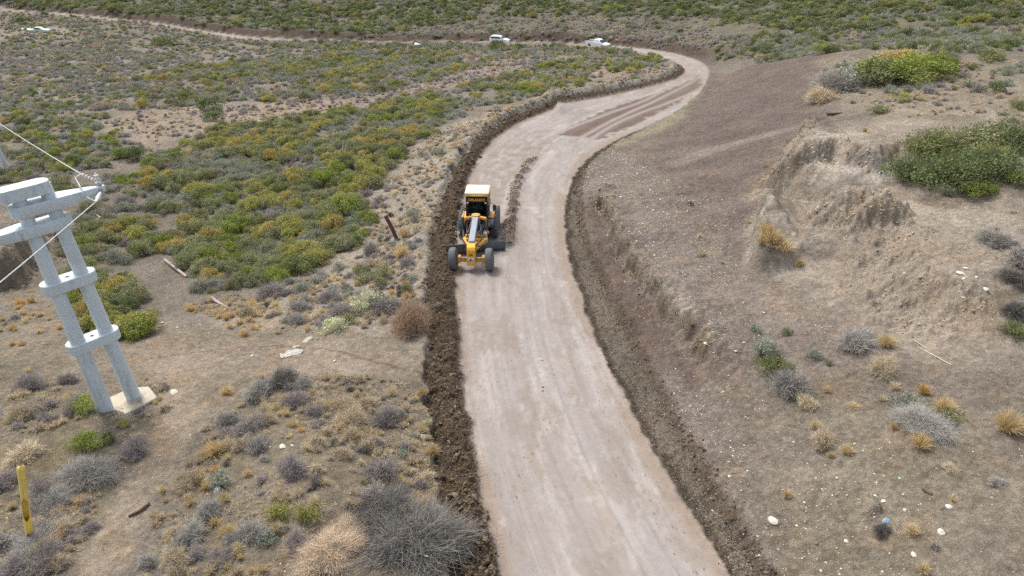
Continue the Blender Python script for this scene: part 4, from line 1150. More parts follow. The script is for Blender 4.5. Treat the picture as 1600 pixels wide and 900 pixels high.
def make_grader():
    fc = at_px(737, 421)[0]; rc = at_px(748, 366)[0]
    d = Vector(fc) - Vector(rc)
    pitch = math.atan2(d.z, math.hypot(d.x, d.y))
    yaw = math.radians(-2.2)
    g = empty('motor_grader', (fc[0], fc[1], fc[2] + .0), (-pitch, 0, yaw))
    tag(g, 'yellow motor grader with long nose and angled blade on the road', 'grader')
    tr = 1.06
    # wheels: leaning front pair, tandem pairs at the rear
    wheel('front_wheel', g, (-tr, 0, .66), .68, .42, False, math.radians(-4), math.radians(-2))
    wheel('front_wheel', g, (tr, 0, .66), .68, .42, False, math.radians(-4), math.radians(-2))
    for y in (5.3, 6.95):
        for sx in (-1, 1): wheel('rear_wheel', g, (sx * 1.07, y, .69), .71, .44)
    # front axle
    ax = MB().box((0, .02, .62), (1.75, .26, .22), bev=.04)
    ax.box((0, -.1, .78), (1.5, .08, .08)); ax.box((-.72, .02, .66), (.18, .34, .42)); ax.box((.72, .02, .66), (.18, .34, .42))
    ax = ax.build('front_axle', M_YEL, g)
    MB().tube((-.75, -.16, .84), (-.05, -.16, .80), .035).tube((.75, -.16, .84), (.05, -.16, .80), .035).build('tie_rod', M_CHROME, ax)
    # nose block
    nose = MB().prism([(-.42, .42), (-.30, 1.34), (-.18, 1.50), (.42, 1.62), (.42, .62)], .48, 'X', bev=.02).build('nose', M_YELNOSE, g)
    tilt = math.atan2(.12, .92)
    nb = lambda t: (-.42 + .12 * t, .42 + .92 * t)
    y1, z1 = nb(.70)
    lettering('number', '24', .2, M_BLACK, nose, (0, y1 - .012, z1), (math.pi / 2 - tilt, 0, 0))
    y1, z1 = nb(.40)
    em = MB().lathe([(.0, -.004), (.165, -.004), (.165, .004), (.0, .004)], 28, 'Z').build('emblem', M_WHITE, nose)
    em.location = (0, y1 - .008, z1); em.rotation_euler = (math.pi / 2 - tilt, 0, 0)
    mk = MB()
    mk.prism([(-.03, -.14), (.03, -.14), (.012, .15), (-.012, .15)], .006, 'Z', (0, 0, .008))
    mk.prism([(-.15, -.09), (-.06, -.09), (-.035, .07)], .006, 'Z', (0, 0, .008)); mk.prism([(.15, -.09), (.06, -.09), (.035, .07)], .006, 'Z', (0, 0, .008))
    mk.build('emblem_mark', M_BLACK, nose).matrix_local = em.matrix_basis
    # gooseneck beam: rises from the nose to the cab
    bm_ = MB().bar((0, .30, 1.50), (0, 1.5, 1.72), .36, .40, .03).bar((0, 1.45, 1.71), (0, 3.3, 1.92), .36, .38, .03).bar((0, 3.25, 1.91), (0, 4.35, 1.45), .40, .38, .03)
    bm_.build('main_frame', M_BEAM, g)
    # saddle and lift arms
    sad = MB().lathe([(.18, -.07), (.27, -.05), (.27, .05), (.18, .07)], 20, 'Z', (0, 3.45, 2.1)).box((0, 3.4, 1.92), (.55, .42, .32), bev=.06)
    for sx in (-1, 1):
        sad.bar((sx * .2, 3.4, 1.98), (sx * .68, 3.15, 1.98), .17, .2, .04); sad.bar((sx * .66, 3.17, 2.0), (sx * .78, 3.0, 1.6), .15, .15, .04)
    sad = sad.build('lift_saddle', M_YEL, g)
    for sx in (-1, 1):
        cyl = MB().tube((sx * .76, 3.05, 2.1), (sx * .74, 2.78, 1.4), .075).build('lift_cylinder', M_DARK, g)
        MB().tube((sx * .74, 2.79, 1.42), (sx * .72, 2.6, .95), .04).build('piston_rod', M_CHROME, cyl)
    # drawbar and circle
    db = MB()
    for sx in (-1, 1): db.bar((sx * .08, .45, .95), (sx * .62, 2.3, .92), .16, .18, .03)
    db.box((0, 2.3, .94), (1.5, .22, .16), bev=.03).box((0, 2.95, .94), (1.3, .18, .14), bev=.03).build('drawbar', M_YEL, g)
    ci = MB().lathe([(.52, -.07), (.78, -.07), (.80, 0), (.78, .07), (.52, .07), (.52, -.07)], 36, 'Z', (0, 2.62, .80)).build('circle', M_YEL, g, 40)
    MB().box((-.45, 2.55, .62), (.14, .5, .3)).box((.45, 2.7, .62), (.14, .5, .3)).build('blade_bracket', M_DARK, ci)
    # mouldboard: curved plate, turned about the circle
    cv = [(.16 * math.cos(a) - .02, .06 + .64 * (a + .9) / 1.9) for a in np.linspace(-.9, 1.0, 9)]
    ol = [(-p[0], p[1]) for p in cv] + [(-p[0] + .03, p[1]) for p in cv[::-1]]
    mbd = MB().prism(ol, 3.75, 'X').build('blade', M_STEEL, g, 40)
    mbd.location = (.03, 2.45, -.02); mbd.rotation_euler = (0, math.radians(1.0), math.radians(17))
    MB().box((0, -.06, .07), (3.77, .03, .16), (.35, 0, 0), .005).build('cutting_edge', M_CHROME, mbd)
    # cab
    cab = empty('cab', (0, 0, 0)); cab.parent = g
    cy0, cy1, hw0, hw1, z0, z1 = 4.25, 5.75, .70, .68, 1.40, 3.12
    fr = MB()
    for sx in (-1, 1):
        fr.bar((sx * (hw0 - .05), cy0 + .02, z0), (sx * (hw1 - .05), cy0 + .06, z1), .09, .09)
        fr.bar((sx * (hw0 - .05), cy1, z0), (sx * (hw1 - .05), cy1 - .04, z1), .1, .1); fr.bar((sx * hw0, (cy0 + cy1) / 2 + .15, z0), (sx * hw1, (cy0 + cy1) / 2 + .15, z1), .07, .07)
        fr.bar((sx * (hw0 - .03), cy0 + .05, z0 + .35), (sx * (hw0 - .03), cy1, z0 + .35), .07, .07)
    fr.bar((-hw0, cy0 + .02, z0 + .05), (hw0, cy0 + .02, z0 + .05), .1, .1); fr.bar((-hw0, cy1, z0 + .4), (hw0, cy1, z0 + .4), .1, .8)
    fr.build('pillar', M_DARK, cab)
    MB().box((0, 5.0, z0 - .08), (1.35, 1.5, .16)).build('floor', M_DARK, cab)
    rf = MB().box((0, 5.06, 3.2), (1.50, 1.60, .17), bev=.05).build('roof', M_YELROOF, cab)
    MB().box((0, 4.22, 3.08), (1.4, .05, .08), (.12, 0, 0)).build('visor', M_YEL, rf)
    ws = MB().box((0, cy0 + .02, (z0 + z1) / 2 + .02), (1.28, .02, 1.58), (-.022, 0, 0), 0).build('windscreen', M_CABGLASS, cab)
    for sx in (-1, 1): MB().box((sx * (hw0 - .01), (cy0 + cy1) / 2, 2.42), (.016, 1.3, 1.2), bev=0).build('side_window', M_CABGLASS, cab)
    MB().box((0, cy1 + .01, 2.65), (1.3, .016, .75), bev=0).build('rear_window', M_CABGLASS, cab)
    sg = MB().box((0, 4.17, 2.84), (1.16, .04, .28), (-.25, 0, 0), .01).build('name_board', M_BLACK, cab)
    lettering('lettering', 'ORLANDO', .215, M_ORANGE, sg, (0, 4.145, 2.845), (math.pi / 2 - .25, 0, 0), .006)
    MB().box((.56, 4.14, 2.66), (.11, .08, .11)).build('work_light', M_LAMP, cab)
    MB().box((-.56, 4.14, 2.66), (.11, .08, .11)).build('work_light', M_LAMP, cab)
    st = MB().box((0, 5.25, 1.95), (.52, .5, .16), bev=.05).box((0, 5.5, 2.3), (.5, .14, .7), (.1, 0, 0), .05).box((0, 5.25, 1.65), (.3, .3, .5)).build('seat', M_SEAT, cab)
    MB().box((0, 4.55, 1.75), (.3, .22, .75), (.2, 0, 0), .04).box((0, 4.62, 2.2), (.62, .34, .06), (.5, 0, 0), .03).build('console', M_DARK, cab)
    for sx in (-1, 1):
        mr = MB().bar((sx * .66, 4.2, 2.7), (sx * 1.12, 4.05, 2.62), .03).bar((sx * 1.1, 4.05, 2.64), (sx * 1.1, 4.05, 2.3), .03).build('mirror_arm', M_DARK, g)
        MB().box((sx * 1.12, 4.03, 2.42), (.2, .05, .34)).build('mirror', M_DARK, mr)
        # steps and tank beside the cab
        sp = MB().box((sx * .84, 4.9, 1.15), (.32, .9, .45), bev=.04).build('side_box', M_DARK if sx < 0 else M_BEAM, g)
        MB().bar((sx * 1.0, 4.35, .6), (sx * .88, 4.35, 1.5), .04).bar((sx * 1.0, 4.65, .6), (sx * .88, 4.65, 1.5), .04).box((sx * .98, 4.5, .75), (.2, .3, .03), bev=0).box((sx * .95, 4.5, 1.05), (.2, .3, .03), bev=0).build('step', M_DARK, sp)
        tc_ = MB().box((sx * .72, 6.12, .72), (.22, 2.5, .42), bev=.08).build('tandem_case', M_DARK, g)
        lamp_arm = MB().bar((sx * .24, .0, 1.5), (sx * .78, .75, 1.98), .05, .06).build('lamp_arm', M_BLACK if sx > 0 else M_DARK, g)
        lp = MB().box((sx * .80, .74, 2.06), (.26, .18, .2), bev=.03).build('headlight', M_DARK, lamp_arm)
        lens = MB().box((sx * .80, .64, 2.06), (.2, .02, .15), bev=.01).build('lens', M_LAMP, lamp_arm)
        MB().box((sx * .96, .72, 2.06), (.08, .12, .12)).build('indicator', M_AMBER, lamp_arm)
        hz = MB().path([(sx * .2, .3, 1.45), (sx * .5, .5, 1.25), (sx * .55, .75, .9), (sx * .3, 1.1, .85)], .03).build('hose', M_DARK, g)
    for k, (x0, x1) in enumerate(((-.12, -.3), (.1, .26), (-.05, .34))):
        MB().path([(x0 + .2 * (1 if x1 > 0 else -1), 1.2, 1.7), (x1 + .12 * (1 if x1 > 0 else -1), 1.9, 1.75), (x1 * 1.6, 2.6, 1.75), (x1 * 1.8, 3.2, 1.65), (x1 * 1.8, 4.1, 1.45)], .028, 6).build('hose', M_DARK, g)
    for sx in (-1, 1):
        MB().tube((sx * .5, 2.2, 1.12), (sx * .2, 3.2, 1.9), .05).build('side_shift_cylinder', M_STEEL, g)
        fl = MB().box((sx * .86, 5.3, 1.46), (.34, 1.1, .05), (0, sx * .1, 0), .01).build('fender', M_YEL, g)
        MB().tube((sx * .9, 4.3, 1.2), (sx * .78, 4.3, 2.3), .022, n=6).build('grab_rail', M_CHROME, g)
    # engine cover behind the cab
    hd = MB().box((0, 7.05, 1.75), (1.25, 2.5, 1.15), bev=.08, taper=(.92, .97)).build('engine_cover', M_YEL, g)
    MB().box((0, 8.32, 1.65), (1.0, .05, .8)).build('grille', M_DARK, hd)
    MB().tube((.35, 6.4, 2.3), (.35, 6.4, 2.95), .06).build('exhaust', M_DARK, hd)
    MB().box((0, 6.1, 1.0), (.9, 4.2, .4)).build('rear_frame', M_DARK, g)
    return g
grader = make_grader()

# ------------------------------------------------------------------ twin concrete power pole
def stadium(L, W, n=10):
    """outline of a round-ended bar, length L, width W"""
    r = W / 2; c = L / 2 - r
    return [(c + r * math.cos(a), r * math.sin(a)) for a in np.linspace(-math.pi / 2, math.pi / 2, n)] + \
           [(-c + r * math.cos(a), r * math.sin(a)) for a in np.linspace(math.pi / 2, 3 * math.pi / 2, n)]
def at_height(px, py, X0, Y0, axis_dir):
    return None
def pole_pt(px, py, Y):
    u, v, w = ray(px, py); t = Y / v
    return Vector((u * t, Y, CAM_H + w * t))
def make_pole():
    bl, br = P3(166, 640), P3(211, 626)
    base = (bl + br) / 2
    ax = (br - bl); ang = math.atan2(ax.y, ax.x); half = math.hypot(ax.x, ax.y) / 2
    g = empty('power_pole', base, (0, 0, ang))
    tag(g, 'tall twin-legged concrete power pole with round-ended collars and tapered arms', 'pole')
    zf = base.z
    # top found from the picture at the same distance, so the pole leans as it does there
    top = pole_pt(45, 290, base.y + .1)
    lean = g.matrix_basis.inverted() if False else Euler((0, 0, ang)).to_matrix().inverted() @ (top - base)
    H = lean.z
    def ctr(h): return Vector((lean.x * h / H, lean.y * h / H, h))
    r0, r1 = half * .52, half * .40
    s1 = half * .80
    def legp(sx, h):
        f = h / H
        return ctr(h) + Vector((sx * (half * (1 - f) + s1 * f), 0, 0))
    for sx in (-1, 1):
        lg = MB(); pts = [legp(sx, h) for h in np.linspace(-.15, H - .05, 9)]
        lg.path(pts, [r0 + (r1 - r0) * i / 8 for i in range(9)], 20)
        lg = lg.build('leg', M_CONC, g, 50)
        MB().lathe([(r0 * 1.02, -.12), (r0 * 1.5, -.1), (r0 * 1.35, .06), (r0 * 1.02, .1)], 20, 'Z', legp(sx, .02)).build('grout_collar', M_PAD, lg, 50)
    def hof(py, px):                        # height on the pole whose picture row this is
        best = min(np.linspace(0, H + .5, 400), key=lambda h: abs(project(np.array(base + Euler((0, 0, ang)).to_matrix() @ ctr(h)))[1] - py))
        return float(best)
    W = half * 1.25
    th = .42
    rows_ = [hof(532, 0), hof(440, 0)]
    for h in rows_:
        L = 2 * half * 1.78 - .1 * h / H
        cl = MB().prism(stadium(L, W), th, 'Z', ctr(h), .02).build('collar', M_CONC, g, 40)
        MB().tube(ctr(h) + Vector((0, 0, th / 2 - .02)), ctr(h) + Vector((0, 0, th / 2 + .006)), .07, n=10).build('lifting_hole', M_DARK, cl)
    # top cap
    hc = H - .12
    MB().prism(stadium(2 * s1 * 2.0, W * .95), th, 'Z', ctr(hc) + Vector((-.25, 0, 0)), .02).build('cap', M_CONC, g, 40)
    def arm(h, sgn, length):
        """cross-arm: round-ended round the legs, tapering out to one side"""
        r = W / 2; c = s1 + .1
        ol = [(-sgn * c + sgn * -r * math.cos(a) * 1.0, r * math.sin(a)) for a in np.linspace(-math.pi / 2, math.pi / 2, 10)]
        ol = [(-c - r * math.cos(a), r * math.sin(a)) for a in np.linspace(math.pi / 2, -math.pi / 2, 10)] if sgn > 0 else [(c + r * math.cos(a), r * math.sin(a)) for a in np.linspace(-math.pi / 2, math.pi / 2, 10)]
        tip = [(sgn * (s1 + .35), -r if sgn > 0 else r), (sgn * length, -.10 if sgn > 0 else .10), (sgn * length, .10 if sgn > 0 else -.10), (sgn * (s1 + .35), r if sgn > 0 else -r)]
        o = MB().prism(ol + tip, th * .95, 'Z', (0, 0, 0), .02)
        for v in o.bm.verts:                 # thinner towards the tip
            k = max(0, (sgn * v.co.x - s1 - .35) / (length - s1 - .35))
            v.co.z = v.co.z * (1 - .45 * k) - (0 if v.co.z > 0 else 0)
            v.co += ctr(h)
        return o.build('cross_arm', M_CONC, g, 40)
    ha1, ha2 = hof(322, 0), hof(352, 0)
    a1 = arm(ha1, 1, 2.25); a2 = arm(ha2, -1, 2.6)
    # insulators, clamps and jumper at the arm tip
    Mw = Matrix.Translation(base) @ Euler((0, 0, ang)).to_matrix().to_4x4()
    tip = ctr(ha1) + Vector((2.1, 0, .16))
    def ins(p, q, n=4):
        o = MB(); p, q = Vector(p), Vector(q)
        o.tube(p, q, .03, n=8)
        for k in range(n):
            c = p.lerp(q, (k + .7) / (n + .4)); o.tube(c - (q - p).normalized() * .012, c + (q - p).normalized() * .03, .085, .05, 14)
        return o.build('insulator', M_PORC, g, 40)
    i0 = tip + Vector((-.05, .22, .12)); i1 = tip + Vector((-.32, .55, .36))
    ins(i0, i1)
    ins(tip + Vector((0, .05, .02)), tip + Vector((.02, .1, .42)), 3)
    j0 = tip + Vector((-.1, -.2, -.22)); j1 = tip + Vector((-.45, -.6, -.36))
    MB().path([j0, j0.lerp(j1, .5) + Vector((0, 0, -.02)), j1], [.05, .09, .04], 10).build('strain_insulator', M_PORC, g, 40)
    MB().path([i1, i1 + Vector((-.25, -.1, -.05)), tip + Vector((-.62, 0, .1)), tip + Vector((-.62, -.3, -.2)), j1], .022, 8).build('jumper_wire', M_WIRE, g)
    MB().box(tip + Vector((0, .1, 0)), (.16, .3, .1)).box(tip + Vector((-.05, -.12, -.16)), (.1, .18, .14)).build('clamp', M_CHROME, g)
    bpy.context.view_layer.update()
    return g, Mw @ i1, Mw @ j1, base, ang, half
POLE, W_A, W_B, PB, PANG, PHALF = make_pole()
def make_pad():
    c = PB; o = MB()
    L, Wd = PHALF * 2 + 1.35, 1.55
    ol = [(-L / 2, -Wd * .40), (-L * .1, -Wd * .52), (L * .46, -Wd * .45), (L / 2, Wd * .2), (L * .3, Wd * .5), (-L * .42, Wd * .52)]
    o.prism(ol, .5, 'Z', (0, 0, -.2), .04)
    ob = o.build('concrete_footing', M_PAD); ob.location = c + Vector((.05, .05, .02)); ob.rotation_euler = (0, 0, PANG)
    return tag(ob, 'cream concrete footing slab under the twin-legged pole', 'slab')
make_pad()
def wire(p, q, sag, label, r=.017):
    p, q = Vector(p), Vector(q); pts = []
    for k in range(25):
        f = k / 24; v = p.lerp(q, f); v.z -= sag * 4 * f * (1 - f); pts.append(v)
    return tag(MB().path(pts, r, 6).build('power_line', M_WIRE), label, 'wire', 'wires on the concrete pole')
# far pole: just its foot is in the picture
fb = P3(10, 263)
fp = empty('power_pole', fb)
tag(fp, 'distant grey pole cut off by the left edge of the picture', 'pole')
lean2 = Vector((-.55, 0, 9.5))
o = MB().path([Vector((0, 0, -.3)), lean2 * .5, lean2], [.24, .21, .17], 14).build('leg', M_CONC, fp, 50)
o = MB().path([Vector((-.9, .2, -.3)), lean2 * .5 + Vector((-.8, .2, 0)), lean2 + Vector((-.7, .2, 0))], [.24, .21, .17], 14).build('leg', M_CONC, fp, 50)
MB().prism(stadium(1.7, .6), .35, 'Z', lean2 + Vector((-.35, .1, -.1)), .02).build('cap', M_CONC, fp, 40)
MB().prism([(-2.2, -.1), (.9, -.3), (.9, .3), (-2.2, .1)], .3, 'Z', lean2 + Vector((-.3, .1, -1.6)), .02).build('cross_arm', M_CONC, fp, 40)
dA = fb + lean2 + Vector((-2.4, .1, -1.45)); wire(W_A, dA, .3, 'upper power line running back from the pole arm')
dB = pole_pt(-150, 536, 14.5); dB = W_B + (dB - W_B) * 4; wire(W_B, dB, .5, 'lower power line dropping from the pole arm to the near left')

# ------------------------------------------------------------------ vehicles on the far road
def side_prism(outline, width, mat, name, parent, bev=.05, inset_top=None):
    o = MB().prism(outline, width, 'Y', (0, 0, 0), bev)
    if inset_top:
        z0, z1, k = inset_top
        for v in o.bm.verts:
            f = max(0, min(1, (v.co.z - z0) / (z1 - z0))); v.co.y *= 1 - k * f
    return o.build(name, mat, parent, 35)
def car_wheels(g, xs, R=.36, y=.78):
    for x in xs:
        for sy in (-1, 1):
            w = MB().lathe([(R * .6, -.1), (R * .95, -.11), (R, -.06), (R, .06), (R * .95, .11), (R * .6, .1)], 22).build('wheel', M_TYRE, g, 40)
            w.location = (x, sy * y, R); w.rotation_euler = (0, 0, math.pi / 2)
            r = MB().lathe([(0, -.06), (R * .6, -.08), (R * .6, .08), (0, .06)], 18).build('rim', M_RIM, w)
def make_pickup():
    p, ang = road_pt(937, -.6)
    g = empty('pickup_truck', p, (0, 0, ang))
    tag(g, 'white pickup truck on the far road beside the bend', 'pickup')
    side_prism([(-2.55, .45), (-2.55, 1.02), (-.75, 1.06), (.55, 1.05), (1.75, .98), (2.42, .86), (2.48, .45), (1.95, .32), (-2.0, .36)], 1.76, M_CARW, 'body', g, .06)
    side_prism([(-.78, 1.0), (-.62, 1.55), (-.3, 1.62), (.45, 1.62), (1.28, 1.02)], 1.62, M_CARW, 'cabin', g, .05, (1.0, 1.65, .16))
    side_prism([(-.60, 1.08), (-.5, 1.48), (.35, 1.5), (.92, 1.08)], 1.60, M_GLASS, 'side_window', g, .01, (1.0, 1.65, .16)).scale = (1, 1.012, 1)
    MB().box((.98, 0, 1.33), (.02, 1.3, .66), (0, -math.radians(56), 0), 0).build('windscreen', M_GLASS, g)
    MB().box((-1.66, 0, 1.07), (1.55, 1.42, .02), bev=0).build('load_bed', M_BAG, g)
    for sy in (-1, 1):
        MB().box((2.42, sy * .62, .78), (.1, .34, .16)).build('headlight', M_LAMP, g)
        MB().box((-1.66, sy * .82, 1.08), (1.8, .1, .08)).build('bed_rail', M_CARW, g)
    MB().box((2.47, 0, .5), (.12, 1.7, .2)).build('bumper', M_DARK, g)
    car_wheels(g, (-1.55, 1.52), .36, .80)
make_pickup()
def make_van():
    p, ang = road_pt(780, .6)
    g = empty('estate_car', p, (0, 0, ang))
    tag(g, 'white estate car half hidden behind green bushes on the far road', 'car')
    side_prism([(-2.1, .4), (-2.12, .95), (-1.2, 1.02), (.6, 1.0), (1.5, .92), (2.1, .78), (2.12, .42), (1.7, .3), (-1.8, .3)], 1.66, M_CARW, 'body', g, .06)
    side_prism([(-2.05, .95), (-1.85, 1.46), (-1.4, 1.55), (.15, 1.52), (1.0, .96)], 1.56, M_CARW, 'cabin', g, .05, (.95, 1.55, .16))
    side_prism([(-1.85, 1.03), (-1.7, 1.38), (.1, 1.40), (.62, 1.03)], 1.545, M_GLASS, 'side_window', g, .01, (.95, 1.55, .16)).scale = (1, 1.015, 1)
    MB().box((.66, 0, 1.24), (.02, 1.25, .60), (0, -math.radians(56), 0), 0).build('windscreen', M_GLASS, g)
    for sy in (-1, 1): MB().box((2.06, sy * .6, .72), (.1, .3, .14)).build('headlight', M_LAMP, g)
    car_wheels(g, (-1.3, 1.3), .33, .76)
make_van()
def make_wreck():
    p = P3(63, 50)
    g = empty('wrecked_car', p, (0, 0, math.radians(6)))
    tag(g, 'low pale wrecked car shell without wheels on the bare flat', 'car')
    side_prism([(-2.3, .0), (-2.2, .62), (-1.0, .72), (.7, .7), (1.9, .6), (2.2, .3), (2.1, 0)], 1.7, M_CARB, 'body', g, .06)
    side_prism([(-1.1, .7), (-.8, 1.12), (.2, 1.16), (.9, .7)], 1.5, M_CARB, 'cabin', g, .05, (.7, 1.2, .2))
    side_prism([(-.9, .76), (-.7, 1.04), (.15, 1.06), (.6, .76)], 1.49, M_BLACK, 'window_opening', g, .01, (.7, 1.2, .2)).scale = (1, 1.02, 1)
    s = MB().box((0, 0, 0), (2.2, 1.1, .05), (.1, .12, .2), .01).build('sheet_panel', M_CARB); q = P3(42, 46.5); s.location = q + Vector((0, 0, .2))
    tag(s, 'pale bent metal sheet lying beside the wrecked car', 'metal sheet')
make_wreck()
q = P3(653, 72)
s = MB().box((0, 0, .35), (1.35, .9, .04), (.35, .22, .1), .01).box((-.3, .2, .1), (.08, .08, .3)).build('white_panel', M_CARW); s.location = q
tag(s, 'white tilted panel in the scrub before the far road', 'panel')
